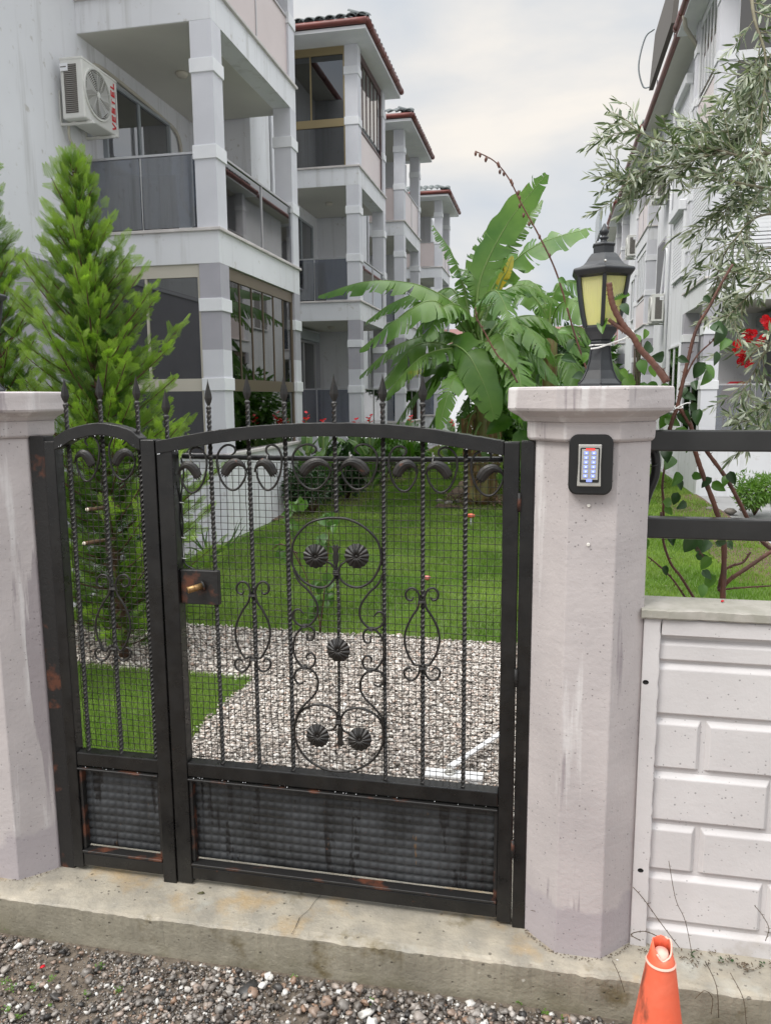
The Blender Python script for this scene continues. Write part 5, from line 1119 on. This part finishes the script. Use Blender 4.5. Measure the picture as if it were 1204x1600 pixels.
shrub(fp[0]+.02, fp[1]+.15, .55, .36, 'leaf_light', 'bright green ferny shrub seen over the lower rail at the right edge', n=2600, size=.075, asp=.25, nc=9)
p = at(1085, 850, Z=0)
tv, tf = ICO2
for i, (px, py, r) in enumerate(((1108, 795, .055), (1140, 799, .075), (1160, 796, .05))):
    p = at(px, py, Z=.02); b = MB().add([(p[0]+v[0]*r*(1+.12*math.sin(7*v[2]+i)), p[1]+v[1]*r, p[2]+v[2]*r*.6) for v in tv], [tuple(f_) for f_ in tf], True); tag(b.build('white_stone', 'pebble'), ('left', 'largest, middle', 'right')[i]+' of three pale stones bordering the bed at the right wall', 'stone')
# broad round leaves under the banana
t = thing('elephant_ear_plant', (-.5, 10.4, 0), 'plant with big round green leaves left of the right pillar cap', 'plant')
def round_leaf(parent, c, R, nrm, mt='leaf', hb=.25, name='leaf', wide=.40):
    """heart shaped leaf folded along its midrib, its tip drooping"""
    c = np.array(c, float); nrm = np.array(nrm, float); nrm /= np.linalg.norm(nrm); u_ = perp(nrm, np.array([0, 0, 1.])); v_ = np.cross(nrm, u_); v_ = v_ if v_[2] > 0 else -v_
    a = rnd.gauss(0, .75); d = -v_*math.cos(a)+u_*math.sin(a); s_ = np.cross(nrm, d); V = []; n = 8; L_ = 2.1*R; fold = rnd.uniform(.15, .55)
    for i in range(n+1):
        q_ = i/n; w = wide*L_*max(0, math.sin(math.pi*q_**.62))**.75*(1-.25*q_); cen = c+d*(q_-.45)*L_-nrm*(hb*L_*.8*(q_-.3)**2); back_ = -d*.10*L_*(1-q_)**6
        V += [cen+s_*w+nrm*fold*w+back_*1.2, cen+s_*w*.55+nrm*fold*w*.45+back_*.6, cen, cen-s_*w*.55+nrm*fold*w*.45+back_*.6, cen-s_*w+nrm*fold*w+back_*1.2]
    Fc = [(i*5+j, i*5+j+1, i*5+j+6, i*5+j+5) for i in range(n) for j in range(4)]
    return MB().add(V, Fc, True).build(name, mt, parent)
for (px, py, R, dy) in ((778, 665, .17, -.2), (815, 690, .15, .1), (800, 730, .13, -.1), (842, 668, .16, .2), (760, 705, .13, 0), (826, 655, .15, .3), (786, 745, .10, -.2), (850, 710, .14, 0)):
    c = at(px, py, Y=10.5+dy); round_leaf(t, c, R, (rnd.uniform(-.3, .3), -1, rnd.uniform(.1, .6))); MB().tube([(-.45, 10.5, 0), tuple(c+np.array([0, .1, -.1])), tuple(c)], [.018, .012, .006], 6).build('stalk', 'midrib', t)
# cannas with red flowers along the left blocks
for i, (px, py, h_) in enumerate(((478, 654, 0), (504, 662, 0), (577, 655, 0), (555, 662, 0), (641, 656, 0), (706, 664, 0))):
    Yc = 9.9+.45*i+(2 if i > 3 else 0); c = at(px, py, Y=Yc); t = thing('canna_plant', (c[0], Yc, 0), ['red canna nearest the left block, left of the others', 'red canna right of the nearest one', 'red canna behind the fifth spear tip', 'small red canna between two spear tips', 'red canna left of the sixth spear', 'red canna under the banana leaves'][i], 'flower', 'red cannas along the left blocks')
    MB().tube([(c[0], Yc, -.01), (c[0]+.01, Yc, c[2]*.5), tuple(c)], .010, 6).build('stem', 'midrib', t)
    for k in range(7):
        a = k*2.4; z0 = .15+k*.10; L_ = .42; banana_leaf(t, [(c[0], Yc, z0), (c[0]+math.cos(a)*.12, Yc+math.sin(a)*.12, z0+.22), (c[0]+math.cos(a)*.3, Yc+math.sin(a)*.3, z0+.36)], .085, .4, .3, .02, 'leaf', .05, 16)
    b = MB()
    for k in range(7): a = k*.9; z = rnd.uniform(-.08, .08); d = Vector((math.cos(a), math.sin(a), .5))*.055; o_ = Vector((c[0], Yc, c[2]+z)); s = Vector((-math.sin(a), math.cos(a), .3))*.026; b.add([o_, o_+d*.6-s, o_+d*1.2, o_+d*.6+s], [(0, 1, 2), (0, 2, 3)], True)
    b.build('flower', 'flower', t)
# trees far down
def tree(x, y, h, r, mt, label, n=3500, size=.3):
    t = thing('garden_tree', (x, y, 0), label, 'tree', 'trees at the far end of the garden')
    b = MB().tube([(x, y, -.05), (x+.1, y, h*.3), (x-.05, y, h*.6)], [.14, .10, .05], 8)
    for k in range(6): a = k*1.05; b.tube([(x+.05, y, h*.35), (x+r*.45*math.cos(a), y+r*.45*math.sin(a), h*.6), (x+r*.75*math.cos(a), y+r*.7*math.sin(a), h*.8)], [.06, .035, .012], 5)
    b.build('trunk', 'bark', t)
    leaf_cloud(t, 'crown', mt, [(x+rnd.uniform(-.65, .65)*r, y+rnd.uniform(-.6, .6)*r, h*rnd.uniform(.5, .88), r*rnd.uniform(.3, .5), r*rnd.uniform(.3, .5), h*rnd.uniform(.10, .18)) for _ in range(13)], n, size)
tree(-1.6, 30, 3.6, 1.5, 'leaf', 'leafy green tree at the garden end, left of the banana plants'); tree(.2, 33, 4.2, 1.6, 'leaf_dark', 'dark tree behind the banana crowns')
tree(1.3, 27, 3.4, 1.0, 'leaf', 'tree beside the right facade, seen past the lantern stem'); tree(-.4, 38, 3.6, 2.0, 'leaf', 'low tree before the far white house'); tree(1.0, 41, 4.2, 1.7, 'leaf_dark', 'farthest dark tree before the white house')
# ---- cypresses
def frond_template():
    V = []; Fc = []; A = []
    def blade(p, d, l, w, tip0, tip1):
        s = np.array([-d[1], d[0], 0])*w; o = len(V); V.extend([p-s, p+s, p+d*l*.6+s*.7, p+d*l*.6-s*.7, p+d*l]); A.extend([tip0, tip0, (tip0+tip1)/2, (tip0+tip1)/2, tip1]); Fc.extend([(o, o+1, o+2), (o, o+2, o+3), (o+3, o+2, o+4)])
    blade(np.zeros(3), np.array([1., 0, 0]), 1, .013, 0, 1)
    for i in range(9):
        f_ = .10+.085*i; L_ = .42*(1-f_)**.75+.10
        for s in (-1, 1):
            a = s*(.72-.25*f_); d = np.array([math.cos(a), math.sin(a), .12]); p = np.array([f_, 0, 0.]); blade(p, d, L_, .0105, f_*.6, .35+f_*.65)
            for j in (.35, .65):
                for s2 in (-1, 1): a2 = a+s2*.6; d2 = np.array([math.cos(a2), math.sin(a2), .12]); blade(p+d*L_*j, d2, L_*.34, .0095, f_*.6+.1, .45+f_*.55)
    return np.array(V), np.array(Fc), np.array(A)
FT = frond_template()
def cypress(x, y, z0, H_, R_, label, nb=150, lean=(0, 0), seed=1, dens=1.0, prof_=None):
    rn = np.random.default_rng(seed); t = thing('cypress_tree', (x, y, 0), label, 'conifer')
    tr = [(x+lean[0]*f_**1.3, y+lean[1]*f_, H_*f_) for f_ in np.linspace(0, .97, 12)]; MB().tube(tr, [.03*(1-.9*i/11)+.002 for i in range(12)], 8).build('trunk', 'bark', t)
    Vs = []; As = []; Fs = []; cnt = 0; bb = MB(); fv, ff, fa = FT
    for b in range(nb):
        f_ = .02+.96*((b+rn.uniform())/nb)**.9; z = H_*f_; rmax = (prof_(f_) if prof_ else (1-f_)**.75*(.55+.45*min(1, f_*4)))*R_*rn.uniform(.65, 1.15); a = b*2.399+rn.uniform(-.4, .4)
        el = .55+.55*f_; el += rn.uniform(-.15, .15); base = np.array([x+lean[0]*f_**1.3, y+lean[1]*f_, z]); hd = np.array([math.cos(a), math.sin(a), 0]); tip = base+hd*rmax+np.array([0, 0, rmax*math.tan(min(el, 1.2))*.75])
        mid = (base+tip)/2+np.array([0, 0, -rmax*.10]); n = 7; cur = [base*(1-s)**2+mid*2*s*(1-s)+tip*s*s for s in np.linspace(0, 1, n)]
        bb.tube(cur, [.0065*(1-i/n)*(.5+rmax)+.0012 for i in range(n)], 4, cap=False)
        nf = max(6, int(rmax*66*dens))
        for k in range(nf):
            s = .06+.94*(k+rn.uniform())/nf; p = base*(1-s)**2+mid*2*s*(1-s)+tip*s*s; tn = 2*(1-s)*(mid-base)+2*s*(tip-mid); tn /= np.linalg.norm(tn)+1e-9
            d = tn*.9+rn.normal(0, .42, 3)+np.array([0, 0, .22]); 
            if k == nf-1: d = tn; s = 1
            d /= np.linalg.norm(d); nn = rn.standard_normal(3); sd_ = np.cross(d, nn); sd_ /= np.linalg.norm(sd_); n3 = np.cross(d, sd_); L_ = rn.uniform(.055, .13)*(1.1-.3*s)
            Vs.append(p+(fv[:, 0:1]*d+fv[:, 1:2]*sd_+fv[:, 2:3]*n3)*L_+np.array([0, 0, -.12])*(fv[:, 0:1]**2)*L_*0); As.append(np.clip(fa*.55+s*.55-.16+rn.uniform(-.12, .12), 0, 1)); Fs.append(ff+cnt); cnt += len(fv)  # colour darkens towards the trunk as crown shade, besides the paler new tips
    bb.build('branch', 'bark', t)
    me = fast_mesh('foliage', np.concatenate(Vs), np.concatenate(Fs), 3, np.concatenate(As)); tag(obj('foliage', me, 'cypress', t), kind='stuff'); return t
pc = lambda f_: (max(0, 1-f_)**.92)*(.62+.38*min(1, f_*3.0))*1.05
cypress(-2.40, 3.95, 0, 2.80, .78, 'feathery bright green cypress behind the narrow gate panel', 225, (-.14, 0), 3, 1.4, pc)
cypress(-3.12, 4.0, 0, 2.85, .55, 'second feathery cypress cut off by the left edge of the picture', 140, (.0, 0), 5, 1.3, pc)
for (px, py) in ((137, 796), (132, 849)):
    p = at(px, py, Y=3.45); o = MB().tube([tuple(p+np.array([.02, .25, -.02])), tuple(p)], [.009, .010], 8).build('cut_branch', 'bark'); tag(o, ('upper' if py < 820 else 'lower')+' of two pruned branch stubs showing pale ends inside the cypress', 'branch'); q_ = MB().tube([tuple(p+np.array([-.0003, -.004, 0])), tuple(p+np.array([-.0002, -.0005, 0]))], .0095, 10).build('cut_face', 'curtain', o)
# ---- small garden plants
t = thing('young_palm', (-2.75, 6.35, 0), 'small palm seedling with stiff fan leaves at the foot of the left block', 'palm')
for (pts_) in ([(325, 870), (305, 840), (289, 812)], [(325, 870), (308, 850), (287, 835)], [(326, 870), (318, 840), (312, 815)], [(326, 870), (322, 845), (326, 820)], [(328, 870), (360, 845), (380, 806)], [(328, 870), (358, 850), (372, 812)], [(328, 872), (362, 850), (384, 820)], [(326, 872), (305, 858), (290, 855)], [(328, 872), (345, 855), (352, 835)]):
    C = bez(P3(pts_, 6.35), 6); MB().tube(C, [.010*math.sin(math.pi*(.12+.86*i/(len(C)-1))) for i in range(len(C))], 4, flat=.3, smooth=False).build('frond', 'leaf', t)
def small_plant(name, base, stems, leaves, lab, cat, mt='leaf', ls=.05, Yp=4.6, r=.005, per=7, smt='vine', grp=None):
    t = thing(name, base, lab, cat, grp)
    b = MB()
    for s in stems: C = bez(P3(s, Yp), 6); b.tube(C, [r*(1-.6*i/len(C)) for i in range(len(C))], 6)
    b.build('stem', smt, t)
    for (px, py, rad_) in leaves:
        for k in range(per):
            c = at(px+rnd.gauss(0, rad_), py+rnd.gauss(0, rad_), Y=Yp+rnd.uniform(-.06, .06)); round_leaf(t, c, ls*rnd.uniform(.45, .8), (rnd.uniform(-.7, .7), -1, rnd.uniform(-.2, 1)), mt, .3)
    return t
small_plant('rose_bush', tuple(at(490, 985, Z=0)), [[(500, 988), (497, 960), (480, 905), (462, 862)], [(500, 985), (506, 930), (512, 870), (515, 810)], [(470, 885), (455, 850), (452, 805)], [(465, 865), (440, 850), (425, 858)]],
    [(440, 855, 9), (456, 812, 10), (512, 820, 8), (508, 850, 9), (508, 915, 9), (510, 945, 10), (490, 962, 9), (462, 790, 6)], 'young rose bush with reddish canes seen through the gate circle', 'rose bush', 'leaf', .055, 4.64)
t = small_plant('rose_bush', tuple(at(666, 985, Y=6.1)), [[(668, 950), (668, 925), (668, 908)]], [(668, 915, 3)], 'single pink rose on a thin stem in the lawn behind the right scroll', 'rose', 'leaf', .03, 6.1, .003, 4)
c = at(667, 903, Y=6.1); b = MB().lathe([(.004, -.02), (.022, -.008), (.030, .006), (.022, .016), (.008, .018), (.001, .012)], c, 10); b.build('flower', 'pink', t)
c = at(735, 822, Z=0); t = thing('lawn_sprinkler', tuple(c), 'small orange capped sprinkler head standing in the lawn', 'sprinkler')
MB().tube([tuple(c), (c[0], c[1], .11)], .010, 8).build('riser', 'galv', t); MB().lathe([(.012, .10), (.045, .11), (.048, .13), (.03, .145), (.005, .148)], (c[0], c[1], 0), 14).build('cap', 'cone', t)
c = at(675, 745, Y=9.8)
# ---- thorny vine round the right pillar
t = thing('thorny_vine', (.42, 2.25, 0), 'thorny climbing vine with red brown canes behind the right pillar and rails', 'vine')
def cane(pts, r, Yp=2.2, dy=None, thorns=True, mt='vine'):
    C = bez(P3(pts, Yp, dy), 8); n = len(C); b = MB().tube(C, [(r[0]+(r[1]-r[0])*i/(n-1))*(1+.08*math.sin(i*2.1)) for i in range(n)], 8)
    if thorns:
        for i in range(3, n-2, 3): a = rnd.uniform(0, 6.28); d = Vector((math.cos(a), -.4, math.sin(a)))*.011; c = Vector(C[i]); b.tube([c, c+d], [.0022, .0003], 5)
    return b.build('cane', mt, t)
cane([(1128, 944), (1130, 846), (1118, 797), (1097, 741), (1084, 700), (1078, 664), (1058, 633)], (.0075, .0055))
cane([(1168, 812), (1136, 751), (1104, 706), (1090, 680)], (.0055, .0055), 2.25)
cane([(1045, 672), (1052, 650), (1058, 633), (1069, 583), (1076, 555), (1082, 530), (1091, 506), (1107, 480), (1125, 445), (1144, 413)], (.0058, .0034))
cane([(1078, 664), (1066, 645), (1058, 633)], (.006, .005))
cane([(1060, 610), (1085, 560), (1110, 535), (1118, 525)], (.0028, .0015))
cane([(1040, 597), (1020, 568), (1000, 546), (988, 526), (971, 505), (958, 480), (953, 460), (951, 442)], (.0078, .0070), 2.0)
cane([(1044, 596), (1034, 580), (1022, 568)], (.005, .004), 2.01); cane([(988, 526), (975, 517), (960, 507), (950, 499)], (.006, .0045), 2.0)
cane([(1083, 934), (1062, 900), (1047, 880), (1035, 843), (1032, 800)], (.004, .0035), 2.28); cane([(1070, 934), (1050, 905), (1030, 885), (1012, 870)], (.003, .002), 2.28)
cane([(1033, 840), (1036, 790), (1034, 760), (1038, 725)], (.0045, .003), 2.3)
cane([(1122, 924), (1140, 905), (1164, 889), (1204, 862), (1230, 850)], (.0065, .005), 2.24); cane([(1120, 922), (1160, 918), (1210, 915)], (.003, .002), 2.24)
cane([(1122, 920), (1128, 895), (1140, 885), (1160, 878), (1172, 862)], (.005, .003), 2.26); cane([(1188, 843), (1196, 852), (1215, 866)], (.006, .0055), 2.3)
cane([(1098, 870), (1092, 860), (1085, 850)], (.002, .001), 2.22)
cane([(925, 603), (915, 575), (895, 515), (870, 430), (845, 375), (815, 320), (795, 280), (772, 252), (742, 236)], (.0030, .0016), 2.35, None, False)
cane([(808, 598), (795, 575), (776, 554), (757, 520), (745, 498), (742, 480)], (.0028, .0016), 2.3)
SC = bez(P3([(925, 603), (915, 575), (895, 515), (870, 430), (845, 375), (815, 320), (795, 280), (772, 252), (742, 236)], 2.35), 8)
for i in list(range(38, len(SC), 2))+[28, 33, 36]:
    c = SC[i]+np.array([rnd.uniform(-.012, .012), 0, rnd.uniform(-.012, .004)]); MB().lathe([(.001, -.007), (.0035, -.003), (.004, .002), (.0012, .007)], c, 8).tube([tuple(SC[i]), tuple(c)], .0008, 4).build('seed_bud', 'vine', t)
def heart(px, py, s, Yp=2.18, mt='leaf', rot=None):
    c = at(px, py, Y=Yp); nrm = np.array((rnd.uniform(-.9, .9), -1, rnd.uniform(-.3, 1.0))); n0 = len(bpy.data.objects); o = round_leaf(t, c, s, nrm, mt, .35); return o
for (px, py, s) in ((932, 455, 13), (968, 463, 14), (978, 483, 9), (943, 508, 12), (951, 500, 10), (1014, 605, 14), (1004, 612, 13), (985, 600, 14), (974, 588, 10), (1000, 575, 11), (1025, 560, 12), (1012, 545, 13), (1018, 580, 10), (992, 530, 9), (1008, 523, 7), (1040, 610, 10), (1030, 640, 13), (1038, 655, 13), (1050, 660, 12), (1070, 655, 14), (1088, 652, 12), (1060, 680, 15),
    (1078, 622, 11), (1068, 615, 9), (1098, 590, 13), (1092, 582, 14), (1122, 525, 16), (1130, 540, 12), (1118, 510, 12), (1105, 470, 7), (1108, 580, 12), (1086, 600, 8), (1044, 722, 14), (1040, 712, 12), (1054, 752, 12), (1058, 760, 9), (1042, 783, 11), (1052, 780, 10), (1062, 790, 9), (1044, 800, 8),
    (1075, 852, 15), (1088, 855, 13), (1099, 853, 12), (1103, 880, 12), (1107, 908, 13), (1098, 870, 9), (1095, 925, 10), (1105, 895, 9), (1050, 845, 9), (1040, 893, 8), (1048, 835, 10), (1130, 847, 8), (1140, 850, 8), (1120, 850, 7), (1092, 745, 9), (1104, 757, 10), (1130, 752, 9), (1120, 760, 11), (1146, 745, 10), (1010, 850, 9), (1010, 735, 8),
    (905, 590, 12), (892, 540, 10), (880, 520, 10), (884, 470, 10), (876, 440, 7), (888, 560, 12), (912, 560, 9), (930, 597, 6), (955, 598, 6), (984, 598, 7), (1082, 640, 10), (1065, 560, 8), (1120, 560, 10), (1075, 700, 10)):
    heart(px+rnd.uniform(-3, 3), py+rnd.uniform(-3, 3), s*.00165, (1.99 if 925 < px < 1012 and py < 590 else 2.15)+rnd.uniform(0, .1), rnd.choice(('leaf', 'leaf', 'leaf_dark', 'leaf_light')) if px < 1040 else rnd.choice(('leaf', 'leaf_dark')))
P = bez([at(x, y, Y=2.17) for x, y in ((1052, 640), (1062, 634), (1072, 630), (1078, 630))], 4); tag(MB().tube(P, .0016, 5).tube([at(1059, 636, Y=2.19)+np.array([.011*math.cos(a), .011*math.sin(a), .003*math.sin(a)]) for a in np.linspace(0, 6.28, 14)], .0015, 5).build('cable_tie', 'tie'), 'thin white cable tie binding two canes right of the pillar cap', 'cable tie')
# red blossoms
t = thing('red_blossom_spray', (.78, 2.6, 1.5), 'spray of crinkled red blossoms among the olive leaves at the right edge', 'flowers')
tw = MB().tube(bez(P3([(1210, 500), (1190, 540), (1165, 560), (1150, 575)], 2.45), 6), .0022, 6).build('twig', 'olive_twig', t)
def blossom(px, py, R, Yp=2.45):
    c = at(px, py, Y=Yp); V = []; Fc = []; ph = rnd.uniform(0, 6); ro = Matrix.Rotation(rnd.uniform(-.9, .9), 3, 'X') @ Matrix.Rotation(rnd.uniform(-.9, .9), 3, 'Z')
    for k in range(5):
        a0 = ph+k*1.2566; o = len(V); n = 6
        for i in range(4):
            for j in range(n+1):
                r = R*(i/3); a = a0+(j/n-.5)*1.5*(.35+.65*(i/3)**.6 if i else .2); wob = .18*R*math.sin(j*2.4+k+i)*(i/3)
                q1 = Vector((math.cos(a)*r, -.45*R*(i/3)**2+wob*2+rnd.uniform(-.06, .06)*R, math.sin(a)*r)); q1.rotate(ro); V.append(tuple(Vector(c)+q1))
        for i in range(3):
            for j in range(n): A = o+i*(n+1)+j; Fc.append((A, A+1, A+n+2, A+n+1))
    return MB().add(V, Fc, True).build('blossom', 'flower', t)
for (px, py, R) in ((1148, 548, 13), (1160, 556, 12), (1165, 568, 11), (1152, 538, 9), (1185, 530, 12), (1178, 522, 8), (1166, 520, 10), (1204, 506, 12), (1196, 500, 9), (1168, 530, 8), (1156, 566, 8)): blossom(px, py, R*.00155, 2.45+rnd.uniform(-.03, .03))
# ---- olive
t = thing('olive_tree', (1.2, 2.7, 0), 'olive tree hanging grey green sprays into the upper right corner', 'olive tree')
MB().tube([(1.25, 2.75, -.02), (1.22, 2.72, 1.0), (1.15, 2.68, 1.7), (1.0, 2.6, 2.2)], [.06, .05, .035, .02], 10).build('trunk', 'bark', t)
def olive_leaf_mesh(): 
    V = [(0, 0, 0), (.3, -.09, .02), (.3, .09, .02), (.65, -.085, .02), (.65, .085, .02), (1, 0, -.03), (.3, 0, -.012), (.65, 0, -.02)]
    me = mesh_from('leaf', V, [(0, 1, 6), (0, 6, 2), (1, 3, 7, 6), (6, 7, 4, 2), (3, 5, 7), (7, 5, 4)], True); me.materials.append(m['olive_leaf']); return me
OL = olive_leaf_mesh(); LT = []; tb = MB()
def twig_leaves(C, dens, ls):
    n = len(C)
    for i in range(1, n):
        if rnd.random() > dens: continue
        p = Vector(C[i]); tv = (Vector(C[i])-Vector(C[i-1])).normalized(); ax = tv.cross(Vector((rnd.gauss(0, 1), rnd.gauss(0, 1), rnd.gauss(0, 1)))).normalized()
        for s in (-1, 1):
            a = s*rnd.uniform(.5, .95)*(1 if i < n-2 else .4); d = Matrix.Rotation(a, 3, ax) @ tv; d.z += rnd.uniform(-.25, .15); d.normalize(); LT.append((p, d, ls*rnd.uniform(.7, 1.15), rnd.uniform(0, 6.28)))
def obranch(pts, Yp, r, subs, sublen, dens=.9, dy=.12):
    C = bez([at(x, y, Y=Yp+rnd.uniform(-dy, dy)) for x, y in pts], 8); n = len(C); tb.tube(C, [r*(1-.75*i/n) for i in range(n)], 6); twig_leaves(C[int(n*.3):], .8, .043)
    subs = int(subs*(1.8 if Yp > 2 and pts[0][1] < 320 else 1.05))
    for k in range(subs):
        i = int(n*(.08+.9*k/subs)); p = Vector(C[i]); tv = (Vector(C[min(i+1, n-1)])-Vector(C[i-1])).normalized(); ax = tv.cross(Vector((rnd.gauss(0, .5), -1, rnd.gauss(0, .5)))).normalized()
        d = Matrix.Rotation(rnd.choice((-1, 1))*rnd.uniform(.35, .95), 3, Vector((rnd.gauss(0, .4), -1, rnd.gauss(0, .4)))) @ tv; L_ = sublen*rnd.uniform(.6, 1.2); q_ = [p]
        for s in range(9): d = (d+Vector((rnd.gauss(0, .09), rnd.gauss(0, .09), rnd.gauss(-.02, .09)))).normalized(); q_.append(q_[-1]+d*L_/9)
        tb.tube(q_, [.0016*(1-.6*j/9) for j in range(10)], 4); twig_leaves(q_, dens, .041)
obranch([(1230, 262), (1170, 248), (1110, 232), (1060, 225), (1010, 212), (968, 180)], 2.45, .005, 18, .17)
obranch([(1230, 300), (1150, 285), (1080, 262), (1020, 262), (985, 285)], 2.5, .005, 15, .15)
obranch([(1172, -20), (1178, 30), (1195, 90), (1190, 170), (1185, 260)], 2.4, .0055, 9, .13)
obranch([(1230, 180), (1180, 200), (1120, 205), (1075, 190)], 2.55, .004, 10, .12)
obranch([(1230, 330), (1180, 340), (1150, 370), (1125, 410), (1118, 450)], 2.5, .004, 15, .15)
obranch([(1230, 430), (1190, 440), (1160, 470), (1130, 500)], 2.45, .004, 13, .15)
obranch([(1230, 520), (1200, 540), (1175, 585), (1150, 625)], 2.45, .0035, 12, .15, .8)
obranch([(1230, 600), (1205, 620), (1185, 650), (1150, 662)], 2.4, .003, 8, .12, .8)
obranch([(1230, 672), (1205, 678), (1180, 683), (1162, 690)], 2.3, .0025, 6, .07, 1)
obranch([(1230, 360), (1200, 300), (1170, 320), (1150, 330)], 2.6, .003, 12, .16)
obranch([(1230, 100), (1205, 110), (1180, 130), (1165, 170)], 2.5, .003, 6, .12)
obranch([(1230, 50), (1200, 90), (1160, 150), (1110, 190)], 2.6, .004, 9, .14)
obranch([(1230, 210), (1190, 250), (1150, 300), (1120, 350)], 2.62, .004, 12, .15)
obranch([(1230, 240), (1150, 240), (1080, 250), (1010, 290), (975, 285)], 2.6, .004, 14, .16)
obranch([(1230, 390), (1190, 390), (1150, 420), (1140, 470)], 2.6, .003, 10, .15)
tb.build('twigs', 'olive_twig', t)['kind'] = 'stuff'
LT = [l for l in LT]; rnd.shuffle(LT); LT.sort(key=lambda l: l[0].y-l[2]*10)
sv, sf = [], []; olp = [tuple(p_.vertices) for p_ in OL.polygons]
for i, (p, d, L_, ro) in enumerate(LT):
    M3 = d.to_track_quat('X', 'Z').to_matrix() @ Matrix.Rotation(ro, 3, 'X')
    if i < 290:
        o = bpy.data.objects.new('leaf', OL); COL.objects.link(o); o.parent = t; o.location = p-t.location; o.rotation_euler = M3.to_euler(); o.scale = (L_, L_, L_)
    else:
        k = len(sv); sv += [tuple(p+M3 @ (v.co*L_)) for v in OL.vertices]; sf += [tuple(q_+k for q_ in f_) for f_ in olp]
print('olive leaves', len(LT)); tag(MB().add(sv, sf, True).build('foliage', 'olive_leaf', t), kind='stuff')
# ---- dry twigs and debris at the wall's foot
for i, (pts_, r) in enumerate((([(1082, 1500), (1070, 1440), (1055, 1405), (1044, 1345)], .0009), ([(1060, 1480), (1030, 1440), (1005, 1405), (988, 1386)], .0011), ([(1195, 1470), (1200, 1450), (1190, 1430), (1178, 1415)], .001), ([(1000, 1470), (985, 1460), (1005, 1455), (1025, 1462)], .0012), ([(960, 1500), (900, 1450), (850, 1428), (828, 1422)], .0007), ([(950, 1490), (965, 1520), (975, 1550)], .0009), ([(1100, 1500), (1118, 1540), (1122, 1590)], .0011), ([(1085, 1560), (1100, 1548), (1112, 1560), (1110, 1585)], .001), ([(1140, 1520), (1160, 1560), (1165, 1600)], .0009))):
    C = bez([at(x, y, Y=1.93 if y > 1500 else 2.0) if y <= 1500 else at(x, y, Y=1.872) for x, y in pts_], 8); b = MB().tube(C, r, 5)
    for c in C[2::3]: d = Vector((rnd.uniform(-1, 1), -.3, rnd.uniform(-.2, 1)))*.008; b.tube([Vector(c), Vector(c)+d], [r*.8, r*.3], 4)
    tag(b.build('dry_twig', 'twig'), ['tallest dry stem standing before the white bricks behind the cone', 'dry stem leaning left from the wall foot to the pillar', 'short dry stem by the wall at the right edge', 'curled dry stem at the pillar foot', 'long thin stem lying across the pillar base', 'dry root hanging over the kerb left of the cone', 'dry stem hanging down the kerb right of the cone', 'curled stem on the kerb face right of the cone', 'thin dry stem on the kerb near the right edge'][i], 'dry stem', 'dry stems along the wall foot')
weeds('wall_debris', [(rnd.uniform(.28, .75), rnd.uniform(1.965, 2.03)) for _ in range(26)], 'twig', .02, 8, .009, .002, .001)
weeds('wall_debris', [(rnd.uniform(.3, .6), 2.0) for _ in range(6)], 'leaf_dark', .014, 6, .010, .003, .001)
